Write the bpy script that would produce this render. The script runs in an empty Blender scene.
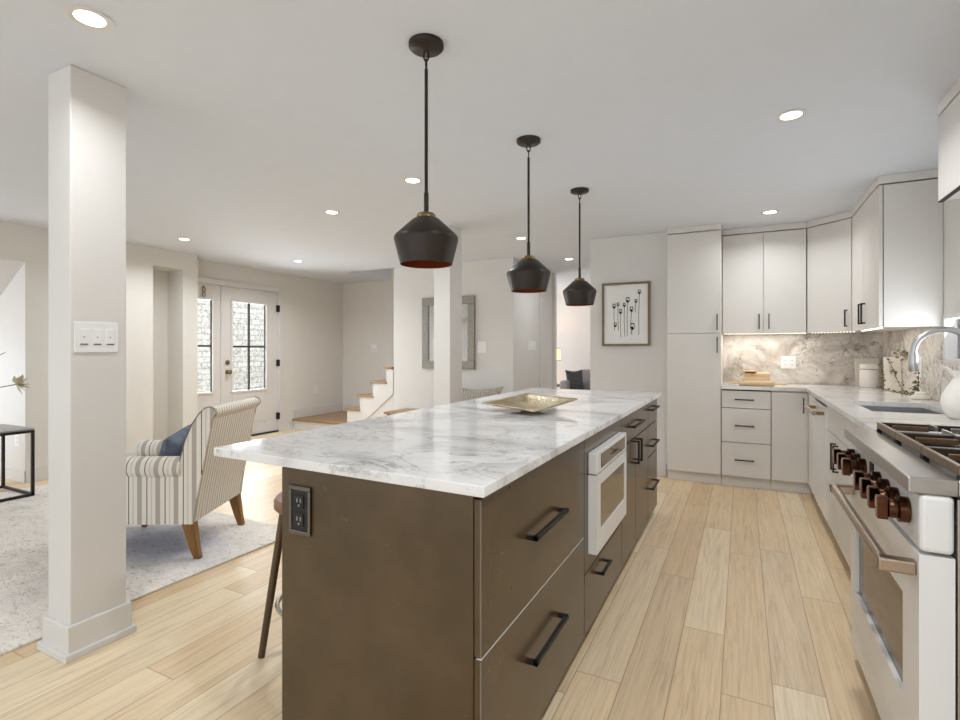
import bpy, math, random
from mathutils import Vector
random.seed(7)
SC = bpy.context.scene
COL = SC.collection
PI = math.pi

# ------------------------------------------------------------------ camera
F_PX = 515.0
YAW = math.atan(262.0 / F_PX)
cam_data = bpy.data.cameras.new('camera')
cam_data.sensor_width = 36.0
cam_data.lens = 36.0 * F_PX / 960.0
cam_data.shift_y = -11.0 / 960.0
cam_data.clip_start = 0.02
cam = bpy.data.objects.new('camera', cam_data)
cam.location = (0, 0, 1.25)
cam.rotation_euler = (PI / 2, 0, YAW)
COL.objects.link(cam)
SC.camera = cam

# ------------------------------------------------------------------ world and exposure
WORLD_STRENGTH = 1.3
LAMP_W = 8.0
SC.view_settings.view_transform = 'Standard'
SC.view_settings.look = 'None'
SC.view_settings.exposure = 0.48
SC.view_settings.gamma = 1.0
SC.view_settings.use_curve_mapping = False
w = bpy.data.worlds.new('daylight')
SC.world = w
w.use_nodes = True
bg = w.node_tree.nodes['Background']
bg.inputs['Color'].default_value = (0.86, 0.94, 1.0, 1)
bg.inputs['Strength'].default_value = WORLD_STRENGTH


def area_light(name, loc, rot, sx, sy, watts, color=(1, 1, 1), disk=False):
    d = bpy.data.lights.new(name, 'AREA')
    d.energy = watts
    d.color = color
    if disk:
        d.shape = 'DISK'
        d.spread = math.radians(150)
        d.size = sx
    else:
        d.shape = 'RECTANGLE'
        d.size = sx
        d.size_y = sy
    o = bpy.data.objects.new(name, d)
    o.location = loc
    o.rotation_euler = rot
    COL.objects.link(o)
    return o


# daylight at alcove, sink window and door; added fill lights at rear, left, upstairs
area_light('rear_fill', (-2.9, -2.66, 1.25), (math.radians(112), 0, PI), 4.6, 2.0, 11, (0.88, 0.955, 1.0))  # added fill light, unseen behind the camera on the living room side
area_light('kitchen_fill', (0.2, -2.66, 1.25), (math.radians(112), 0, PI), 1.4, 2.0, 95, (0.90, 0.96, 1.0))  # second unseen fill, added to brighten the kitchen fronts
area_light('left_fill', (-5.90, -0.9, 1.3), (math.radians(105), 0, -PI / 2), 2.4, 1.6, 9, (0.88, 0.955, 1.0))  # added fill light; the left wall has no window here
area_light('daylight_alcove', (-6.75, 0.85, 1.2), (PI / 2, 0, 0), 1.2, 1.4, 14, (0.88, 0.94, 1.0))
area_light('daylight_sink_window', (1.125, 3.78, 1.31), (math.radians(115), 0, PI / 2), 0.8, 0.26, 3.2, (0.88, 0.94, 1.0))
area_light('daylight_door', (-6.45, 4.9, 1.3), (math.radians(100), 0, -PI / 2), 1.2, 1.3, 46, (0.90, 0.96, 1.0))
area_light('stairwell_fill', (-3.95, 6.47, 4.5), (0, 0, 0), 2.2, 0.9, 7, (1.0, 0.98, 0.95))  # fill light added overhead to brighten the stairwell


# ------------------------------------------------------------------ helpers
def lin(r, g=None, b=None):
    if g is None:
        r, g, b = r
    f = lambda v: (v / 255.0 / 12.92) if v / 255.0 <= 0.04045 else (((v / 255.0) + 0.055) / 1.055) ** 2.4
    return (f(r), f(g), f(b), 1.0)


class NT:
    def __init__(s, name):
        s.m = bpy.data.materials.new(name)
        s.m.use_nodes = True
        s.t = s.m.node_tree
        s.b = s.t.nodes['Principled BSDF']

    def n(s, kind, **kw):
        nd = s.t.nodes.new(kind)
        for k, v in kw.items():
            if k in nd.inputs.keys():
                nd.inputs[k].default_value = v
            else:
                setattr(nd, k, v)
        return nd

    def l(s, a, b):
        s.t.links.new(a, b)

    def math(s, op, a, b=None, c=None):
        nd = s.t.nodes.new('ShaderNodeMath')
        nd.operation = op
        for i, v in enumerate((a, b, c)):
            if v is None:
                continue
            if isinstance(v, (int, float)):
                nd.inputs[i].default_value = v
            else:
                s.l(v, nd.inputs[i])
        return nd.outputs[0]

    def mix(s, fac, a, b, blend='MIX'):
        nd = s.t.nodes.new('ShaderNodeMix')
        nd.data_type = 'RGBA'
        nd.blend_type = blend
        for i, v in ((0, fac), (6, a), (7, b)):
            if isinstance(v, (int, float, tuple)):
                nd.inputs[i].default_value = v
            else:
                s.l(v, nd.inputs[i])
        return nd.outputs[2]

    def ramp(s, fac, stops, interp='LINEAR'):
        nd = s.t.nodes.new('ShaderNodeValToRGB')
        cr = nd.color_ramp
        cr.interpolation = interp
        while len(cr.elements) < len(stops):
            cr.elements.new(0.5)
        for e, (p, cc) in zip(cr.elements, stops):
            e.position = p
            e.color = cc if len(cc) == 4 else (*cc, 1)
        s.l(fac, nd.inputs[0])
        return nd.outputs[0]

    def coord(s, scale=(1, 1, 1), rot=(0, 0, 0)):
        tc = s.t.nodes.new('ShaderNodeTexCoord')
        mp = s.t.nodes.new('ShaderNodeMapping')
        mp.inputs['Scale'].default_value = scale
        mp.inputs['Rotation'].default_value = rot
        s.l(tc.outputs['Object'], mp.inputs['Vector'])
        return mp.outputs[0]

    def noise(s, vec, scale, detail=4, rough=0.5, dist=0.0):
        nd = s.t.nodes.new('ShaderNodeTexNoise')
        nd.inputs['Scale'].default_value = scale
        nd.inputs['Detail'].default_value = detail
        nd.inputs['Roughness'].default_value = rough
        nd.inputs['Distortion'].default_value = dist
        s.l(vec, nd.inputs['Vector'])
        return nd.outputs[0]

    def bump(s, h, strength, dist=0.01):
        nd = s.t.nodes.new('ShaderNodeBump')
        nd.inputs['Strength'].default_value = strength
        nd.inputs['Distance'].default_value = dist
        s.l(h, nd.inputs['Height'])
        s.l(nd.outputs[0], s.b.inputs['Normal'])

    def base(s, v):
        if isinstance(v, tuple):
            s.b.inputs['Base Color'].default_value = v
        else:
            s.l(v, s.b.inputs['Base Color'])


def mat(name, rgb, rough=0.5, metal=0.0, noise=0.0, nscale=8.0, bump=0.0, bscale=60.0, coat=0.0, spec=0.5):
    t = NT(name)
    t.b.inputs['Roughness'].default_value = rough
    t.b.inputs['Metallic'].default_value = metal
    t.b.inputs['Coat Weight'].default_value = coat
    t.b.inputs['Specular IOR Level'].default_value = spec
    c = lin(rgb)
    v = t.coord()
    if noise > 0:
        f = t.noise(v, nscale, 4)
        lo = tuple(x * (1 - noise) for x in c[:3]) + (1,)
        hi = tuple(min(1, x * (1 + noise)) for x in c[:3]) + (1,)
        t.base(t.ramp(f, [(0.3, lo), (0.7, hi)]))
    else:
        t.base(c)
    if bump > 0:
        t.bump(t.noise(v, bscale, 3), bump, 0.004)
    return t.m


M = {}
M['ceiling'] = mat('ceiling_paint', (222, 226, 233), 0.9, noise=0.01, bump=0.05, bscale=90)
M['wall_beige'] = mat('beige_wall_paint', (228, 224, 217), 0.85, noise=0.01, bump=0.05, bscale=90)
M['wall'] = mat('wall_paint', (223, 220, 217), 0.85, noise=0.01, bump=0.05, bscale=90)
M['trim'] = mat('trim_paint', (223, 219, 215), 0.45, noise=0.008)
M['cab'] = mat('white_cabinet_laminate', (222, 217, 211), 0.42, noise=0.008)
M['black'] = mat('black_metal', (19, 17, 16), 0.5, 0.1, noise=0.1)
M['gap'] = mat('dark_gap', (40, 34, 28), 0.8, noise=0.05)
M['steel'] = mat('brushed_steel', (176, 171, 166), 0.28, 0.9, noise=0.05, nscale=30)
M['chrome'] = mat('chrome', (196, 196, 196), 0.32, 1.0, noise=0.02)
M['copper'] = mat('bronze_knob_metal', (92, 62, 46), 0.16, 1.0, noise=0.08, nscale=40)
M['brass'] = mat('brass', (140, 116, 78), 0.3, 1.0, noise=0.05)
M['handle_steel'] = mat('warm_steel', (176, 158, 142), 0.28, 1.0, noise=0.04)
M['appliance'] = mat('white_enamel', (230, 229, 228), 0.3, noise=0.006, coat=0.3)
M['darkglass'] = mat('oven_glass', (84, 58, 24), 0.05, 0.0, noise=0.15, spec=0.35)
M['mwglass'] = mat('microwave_glass', (112, 96, 70), 0.06, 0.0, noise=0.2, nscale=5)
M['iron'] = mat('cast_iron', (74, 62, 50), 0.35, 0.7, noise=0.15, nscale=30)
M['pendant'] = mat('dark_bronze_shade', (38, 25, 13), 0.42, 0.2, noise=0.15, nscale=20)
M['lining'] = mat('copper_lining', (140, 62, 34), 0.45, 0.4, noise=0.1)
M['ceramic'] = mat('white_ceramic', (238, 233, 225), 0.3, noise=0.01)
M['cream'] = mat('cream_ceramic', (226, 218, 204), 0.5, noise=0.03)
M['plastic'] = mat('white_plastic', (240, 239, 238), 0.35, noise=0.005)
M['leaf'] = mat('eucalyptus_leaf', (104, 102, 72), 0.6, noise=0.3, nscale=30)
M['stem'] = mat('brown_stem', (110, 88, 62), 0.7, noise=0.2)
M['petal'] = mat('dried_petal', (196, 182, 158), 0.8, noise=0.2, nscale=40)
M['blue'] = mat('blue_velvet', (98, 106, 124), 0.85, noise=0.35, nscale=14, bump=0.3, bscale=90)
M['charcoal'] = mat('charcoal_fabric', (84, 82, 88), 0.9, noise=0.2, nscale=20)
M['greyfab'] = mat('grey_fabric', (150, 148, 150), 0.9, noise=0.1, nscale=20)
M['beigefab'] = mat('beige_fabric', (200, 192, 180), 0.9, noise=0.08, nscale=20)
M['paper'] = mat('art_paper', (240, 239, 236), 0.8, noise=0.01)
M['ink'] = mat('black_ink', (38, 38, 40), 0.8, noise=0.2)
M['artframe'] = mat('bronze_frame', (122, 102, 78), 0.4, 0.4, noise=0.1)
M['silver'] = mat('silver_frame', (150, 146, 138), 0.5, 0.5, noise=0.3, nscale=60, bump=0.6, bscale=120)
M['mirror'] = mat('mirror_glass', (235, 240, 245), 0.03, 1.0)
M['grate_front'] = mat('bronze_grate_rail', (122, 98, 74), 0.35, 0.8, noise=0.15, nscale=30)
M['welt'] = mat('taupe_edge_highlight', (122, 112, 102), 0.9, noise=0.1)
M['darkchrome'] = mat('smoked_chrome', (120, 116, 112), 0.2, 1.0, noise=0.1)
M['rubber'] = mat('black_rubber', (24, 22, 20), 0.6, noise=0.05)
M['sinksteel'] = mat('sink_steel', (168, 168, 168), 0.35, 0.7, noise=0.05)
M['zinc'] = mat('table_top_grey', (150, 147, 144), 0.4, noise=0.1)
M['white_shade'] = mat('linen_shade', (240, 226, 200), 0.8, noise=0.02)


def wood(name, c1, c2, scale=(3, 40, 40), rough=0.45):
    t = NT(name)
    t.b.inputs['Roughness'].default_value = rough
    v = t.coord(scale)
    t.base(t.ramp(t.noise(v, 1.0, 5, 0.6, 0.6), [(0.3, lin(c1)), (0.7, lin(c2))]))
    return t.m


M['legwood'] = wood('walnut_leg', (104, 68, 26), (142, 98, 44), (40, 40, 4))
M['tread'] = wood('oak_tread', (150, 118, 86), (176, 142, 106), (3, 40, 40))
M['pinwood'] = wood('light_maple', (200, 168, 124), (222, 194, 152), (4, 60, 60))
M['stoolwood'] = wood('stool_seat_wood', (118, 82, 58), (146, 104, 76), (30, 4, 30))
M['stoolleg'] = wood('stool_leg_bronze', (70, 52, 32), (92, 70, 44), (40, 40, 4), 0.35)


def emissive(name, rgb, strength):
    t = NT(name)
    t.base(lin(rgb))
    t.b.inputs['Emission Color'].default_value = lin(rgb)
    t.b.inputs['Emission Strength'].default_value = strength
    return t.m


M['lens'] = emissive('lit_lens', (255, 250, 240), 6.0)
M['led'] = emissive('led_dots', (255, 240, 214), 2.5)
M['lampglow'] = emissive('lit_lampshade', (255, 226, 178), 0.75)


def floor_material():
    t = NT('oak_plank_floor')
    tc = t.n('ShaderNodeTexCoord')
    sx = t.n('ShaderNodeSeparateXYZ')
    t.l(tc.outputs['Object'], sx.inputs[0])
    W, L = 0.168, 1.45
    xr = t.math('DIVIDE', t.math('SUBTRACT', sx.outputs[0], 0.1 - 10 * W), W)
    row = t.math('FLOOR', xr)
    fx = t.math('FRACT', xr)
    wn = t.n('ShaderNodeTexWhiteNoise', noise_dimensions='1D')
    t.l(row, wn.inputs['W'])
    yr = t.math('DIVIDE', t.math('ADD', sx.outputs[1], t.math('MULTIPLY', wn.outputs[0], 7.3)), L)
    colm = t.math('FLOOR', yr)
    fy = t.math('FRACT', yr)
    cv = t.n('ShaderNodeCombineXYZ')
    t.l(row, cv.inputs[0])
    t.l(colm, cv.inputs[1])
    wn2 = t.n('ShaderNodeTexWhiteNoise', noise_dimensions='3D')
    t.l(cv.outputs[0], wn2.inputs['Vector'])
    tone = t.ramp(wn2.outputs[0], [(0.0, lin(215, 186, 147)), (0.25, lin(234, 210, 174)), (0.5, lin(222, 195, 157)), (0.78, lin(243, 225, 194)), (1.0, lin(207, 179, 143))])
    # grain: stretched noise, different per board
    off = t.math('MULTIPLY', wn2.outputs[0], 37.0)
    gv = t.n('ShaderNodeCombineXYZ')
    t.l(t.math('MULTIPLY', sx.outputs[0], 26.0), gv.inputs[0])
    t.l(t.math('MULTIPLY', sx.outputs[1], 1.6), gv.inputs[1])
    t.l(off, gv.inputs[2])
    g1 = t.noise(gv.outputs[0], 1.0, 6, 0.6, 1.4)
    grain = t.ramp(g1, [(0.28, (0.78, 0.73, 0.68, 1)), (0.47, (1, 1, 1, 1)), (0.75, (1.06, 1.05, 1.04, 1))])
    c = t.mix(0.85, tone, grain, 'MULTIPLY')
    gv2 = t.n('ShaderNodeCombineXYZ')
    t.l(t.math('MULTIPLY', sx.outputs[0], 120.0), gv2.inputs[0])
    t.l(t.math('MULTIPLY', sx.outputs[1], 3.0), gv2.inputs[1])
    t.l(off, gv2.inputs[2])
    g2 = t.noise(gv2.outputs[0], 1.0, 3, 0.6, 0.8)
    c = t.mix(0.5, c, t.ramp(g2, [(0.35, (0.74, 0.69, 0.63, 1)), (0.58, (1, 1, 1, 1))]), 'MULTIPLY')
    # knots
    kv = t.n('ShaderNodeCombineXYZ')
    t.l(t.math('MULTIPLY', sx.outputs[0], 2.4), kv.inputs[0])
    t.l(t.math('MULTIPLY', sx.outputs[1], 1.5), kv.inputs[1])
    t.l(off, kv.inputs[2])
    vo = t.n('ShaderNodeTexVoronoi', Scale=1.0)
    t.l(kv.outputs[0], vo.inputs['Vector'])
    knot = t.ramp(vo.outputs['Distance'], [(0.0, (0.55, 0.46, 0.38, 1)), (0.05, (0.8, 0.74, 0.68, 1)), (0.10, (1, 1, 1, 1))])
    c = t.mix(0.8, c, knot, 'MULTIPLY')
    # seams
    ex = t.math('MINIMUM', fx, t.math('SUBTRACT', 1.0, fx))
    ey = t.math('MULTIPLY', t.math('MINIMUM', fy, t.math('SUBTRACT', 1.0, fy)), L / W)
    e = t.math('MINIMUM', ex, ey)
    seam = t.ramp(e, [(0.0, (0.38, 0.3, 0.23, 1)), (0.018, (1, 1, 1, 1))])
    c = t.mix(0.8, c, seam, 'MULTIPLY')
    t.base(c)
    t.b.inputs['Roughness'].default_value = 0.38
    t.b.inputs['Specular IOR Level'].default_value = 0.32
    t.bump(g2, 0.08, 0.002)
    return t.m


def marble(name, base, cloud, vein, rot=0.5, scale=1.0, rough=0.1, stretch=(0.55, 1.7, 1.0), vw=0.02, va=0.9, spots=0.0, cracks=0.0):
    t = NT(name)
    v = t.coord(tuple(scale * s for s in stretch), (0.15, 0.1, rot))
    n1 = t.noise(v, 1.6, 6, 0.55, 0.9)
    c = t.ramp(n1, [(0.32, lin(cloud)), (0.5, lin(base)), (0.62, lin(base)), (0.75, lin(tuple(0.5 * a + 0.5 * b for a, b in zip(base, cloud))))])
    n2 = t.noise(v, 2.2, 8, 0.6, 1.6)
    d = t.math('ABSOLUTE', t.math('SUBTRACT', n2, 0.5))
    vm = t.ramp(d, [(0.0, (1, 1, 1, 1)), (vw, (0.25, 0.25, 0.25, 1)), (vw * 3, (0, 0, 0, 1))])
    n3 = t.noise(v, 1.1, 3, 0.5, 0.3)
    gate = t.ramp(n3, [(0.46, (0, 0, 0, 1)), (0.62, (1, 1, 1, 1))])
    fac = t.math('MULTIPLY', t.math('MULTIPLY', vm, gate), va)
    c = t.mix(fac, c, lin(vein))
    if spots > 0:
        v2 = t.coord((1, 1, 1))
        n4 = t.noise(v2, 42, 5, 0.7)
        sp = t.ramp(n4, [(0.55, (0, 0, 0, 1)), (0.66, (1, 1, 1, 1))])
        n5 = t.noise(v2, 2.0, 3, 0.5, 0.6)
        g5 = t.ramp(n5, [(0.43, (0, 0, 0, 1)), (0.6, (1, 1, 1, 1))])
        c = t.mix(t.math('MULTIPLY', t.math('MULTIPLY', sp, g5), spots), c, lin(vein))
    if cracks > 0:
        v3 = t.coord((1, 1, 1), (0.3, 0.5, 0.2))
        nz = t.n('ShaderNodeTexNoise', Scale=3.0, Detail=6.0, Roughness=0.65)
        t.l(v3, nz.inputs['Vector'])
        va_ = t.n('ShaderNodeVectorMath', operation='MULTIPLY_ADD')
        t.l(nz.outputs['Color'], va_.inputs[0])
        va_.inputs[1].default_value = (0.7, 0.7, 0.7)
        t.l(v3, va_.inputs[2])
        vo = t.n('ShaderNodeTexVoronoi', feature='DISTANCE_TO_EDGE', Scale=3.2)
        t.l(va_.outputs[0], vo.inputs['Vector'])
        ck = t.ramp(vo.outputs['Distance'], [(0.0, (1, 1, 1, 1)), (0.012, (0.7, 0.7, 0.7, 1)), (0.05, (0, 0, 0, 1))])
        n6 = t.noise(v3, 2.4, 3, 0.6)
        g6 = t.ramp(n6, [(0.45, (0, 0, 0, 1)), (0.6, (1, 1, 1, 1))])
        n7 = t.ramp(t.noise(v3, 34, 4, 0.7), [(0.35, (0.2, 0.2, 0.2, 1)), (0.6, (1, 1, 1, 1))])
        c = t.mix(t.math('MULTIPLY', t.math('MULTIPLY', t.math('MULTIPLY', ck, g6), n7), cracks), c, lin(vein))
    t.base(c)
    t.b.inputs['Roughness'].default_value = rough
    return t.m


M['floor'] = floor_material()
M['slab'] = marble('island_marble', (232, 231, 231), (192, 190, 190), (116, 113, 112), rot=0.3, scale=1.25, rough=0.07, stretch=(0.8, 1.5, 1.3), vw=0.012, va=0.75, spots=0.7)
M['ctop'] = marble('counter_marble', (228, 225, 221), (200, 195, 190), (130, 123, 116), rot=-0.5, rough=0.12, va=0.8, spots=0.4)
M['splash'] = marble('backsplash_marble', (226, 219, 210), (172, 161, 148), (92, 78, 64), rot=0.4, scale=1.7, rough=0.25, stretch=(1.0, 1.0, 1.3), vw=0.018, va=0.9, spots=1.0, cracks=0.95)


def island_mat():
    t = NT('brown_slate_laminate')
    v = t.coord()
    n = t.noise(v, 5, 5, 0.55)
    c = t.ramp(n, [(0.3, lin(72, 57, 38)), (0.7, lin(87, 70, 48))])
    v2 = t.coord((1, 30, 6), (0.6, 0.3, 0.2))
    sc = t.ramp(t.noise(v2, 2.0, 6, 0.7), [(0.68, (0, 0, 0, 1)), (0.74, (1, 1, 1, 1))])
    sp = t.ramp(t.noise(v, 60, 3, 0.6), [(0.7, (0, 0, 0, 1)), (0.76, (1, 1, 1, 1))])
    c = t.mix(t.math('MULTIPLY', t.math('MAXIMUM', sc, sp), 0.3), c, lin(150, 130, 100))
    t.base(c)
    t.b.inputs['Roughness'].default_value = 0.24
    return t.m


M['island'] = island_mat()


def stripe_mat(name, axis, period):
    t = NT(name)
    tc = t.n('ShaderNodeTexCoord')
    sx = t.n('ShaderNodeSeparateXYZ')
    t.l(tc.outputs['Object'], sx.inputs[0])
    fr = t.math('FRACT', t.math('DIVIDE', t.math('ADD', sx.outputs[axis], 10.0), period))
    cr = lin(234, 227, 216)
    if axis == 0:
        c = t.ramp(fr, [(0.0, cr), (0.30, lin(196, 186, 174)), (0.52, cr), (0.86, lin(128, 117, 107)), (0.94, cr)], 'CONSTANT')
    else:
        c = t.ramp(fr, [(0.0, cr), (0.18, lin(184, 174, 164)), (0.44, cr), (0.62, lin(214, 205, 193)), (0.7, cr), (0.88, lin(92, 83, 76)), (0.93, cr)], 'CONSTANT')
    v = t.coord()
    c = t.mix(0.25, c, t.ramp(t.noise(v, 160, 2), [(0.3, (0.8, 0.8, 0.8, 1)), (0.7, (1.1, 1.1, 1.1, 1))]), 'MULTIPLY')
    t.base(c)
    t.b.inputs['Roughness'].default_value = 0.9
    t.b.inputs['Specular IOR Level'].default_value = 0.2
    return t.m


M['stripe_x'] = stripe_mat('striped_fabric_across', 0, 0.062)
M['stripe_y'] = stripe_mat('striped_fabric_along', 1, 0.105)


def rug_mat():
    t = NT('distressed_rug')
    v = t.coord()
    n1 = t.noise(v, 3.0, 7, 0.7, 0.8)
    c = t.ramp(n1, [(0.28, lin(190, 188, 192)), (0.38, lin(224, 216, 209)), (0.58, lin(238, 231, 222)), (0.75, lin(224, 213, 203))])
    v2 = t.coord((1.0, 2.2, 1))
    vd = t.n('ShaderNodeVectorMath', operation='DISTANCE')
    v4 = t.coord((1.0, 1.6, 1.0))
    t.l(v4, vd.inputs[0])
    vd.inputs[1].default_value = (-3.35, 3.2, 0.0)
    dd_ = t.math('ADD', vd.outputs['Value'], t.math('MULTIPLY', t.noise(v, 5, 5, 0.7), 0.5))
    c = t.mix(t.ramp(dd_, [(0.45, (0.75, 0.75, 0.75, 1)), (1.0, (0, 0, 0, 1))]), c, lin(150, 156, 178))
    n2 = t.noise(v2, 24, 6, 0.75, 1.2)
    c = t.mix(0.85, c, t.ramp(n2, [(0.34, (0.34, 0.33, 0.35, 1)), (0.45, (0.92, 0.92, 0.92, 1)), (0.7, (1.08, 1.08, 1.06, 1))]), 'MULTIPLY')
    t.base(c)
    t.b.inputs['Roughness'].default_value = 1.0
    t.b.inputs['Specular IOR Level'].default_value = 0.1
    t.bump(t.noise(v, 120, 3), 0.6, 0.004)
    return t.m


M['rug'] = rug_mat()


def stone_mat():
    t = NT('outdoor_stone_wall')
    v = t.coord()
    br = t.n('ShaderNodeTexBrick')
    br.inputs['Scale'].default_value = 1.0
    br.inputs['Brick Width'].default_value = 0.34
    br.inputs['Row Height'].default_value = 0.11
    br.inputs['Mortar Size'].default_value = 0.012
    br.inputs['Color1'].default_value = lin(250, 246, 240)
    br.inputs['Color2'].default_value = lin(232, 226, 216)
    br.inputs['Mortar'].default_value = lin(214, 209, 202)
    v2 = t.coord((1, 1, 1), (PI / 2, 0, PI / 2))
    nd = t.n('ShaderNodeTexCoord')
    sep = t.n('ShaderNodeSeparateXYZ')
    t.l(nd.outputs['Object'], sep.inputs[0])
    cb = t.n('ShaderNodeCombineXYZ')
    t.l(sep.outputs[1], cb.inputs[0])
    t.l(sep.outputs[2], cb.inputs[1])
    t.l(cb.outputs[0], br.inputs['Vector'])
    c = t.mix(0.6, br.outputs[0], t.ramp(t.noise(v, 9, 8, 0.8, 1.5), [(0.42, (0.35, 0.34, 0.33, 1)), (0.5, (1.1, 1.1, 1.1, 1)), (0.7, (1.3, 1.3, 1.3, 1))]), 'MULTIPLY')
    t.base(c)
    t.b.inputs['Roughness'].default_value = 0.95
    return t.m


M['stone'] = stone_mat()


def glass_mat():
    t = NT('clear_glass')
    t.t.nodes.remove(t.b)
    out = [n for n in t.t.nodes if n.type == 'OUTPUT_MATERIAL'][0]
    tr = t.n('ShaderNodeBsdfTransparent')
    gl = t.n('ShaderNodeBsdfGlossy', Roughness=0.02)
    fr = t.n('ShaderNodeFresnel', IOR=1.3)
    mx = t.n('ShaderNodeMixShader')
    t.l(fr.outputs[0], mx.inputs[0])
    t.l(tr.outputs[0], mx.inputs[1])
    t.l(gl.outputs[0], mx.inputs[2])
    t.l(mx.outputs[0], out.inputs[0])
    return t.m


M['glass'] = glass_mat()


def hammered():
    t = NT('hammered_gold_metal')
    v = t.coord()
    vo = t.n('ShaderNodeTexVoronoi', Scale=70.0)
    t.l(v, vo.inputs['Vector'])
    t.base(t.ramp(t.noise(v, 9, 4), [(0.35, lin(158, 138, 98)), (0.65, lin(204, 192, 166))]))
    t.b.inputs['Metallic'].default_value = 0.75
    t.b.inputs['Roughness'].default_value = 0.38
    t.bump(vo.outputs['Distance'], 0.7, 0.004)
    return t.m


M['hammered'] = hammered()


def pattern_fabric():
    t = NT('silver_patterned_fabric')
    v = t.coord()
    n = t.noise(v, 60, 5, 0.7)
    c = t.ramp(n, [(0.35, lin(134, 130, 118)), (0.6, lin(196, 190, 176))])
    wv = t.n('ShaderNodeTexWave', Scale=9.0, Distortion=6.0)
    t.l(v, wv.inputs['Vector'])
    c = t.mix(t.math('MULTIPLY', t.ramp(wv.outputs['Fac'], [(0.86, (0, 0, 0, 1)), (0.92, (1, 1, 1, 1))]), 0.6), c, lin(70, 66, 60))
    t.base(c)
    t.b.inputs['Roughness'].default_value = 0.7
    return t.m


M['patfab'] = pattern_fabric()


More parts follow.
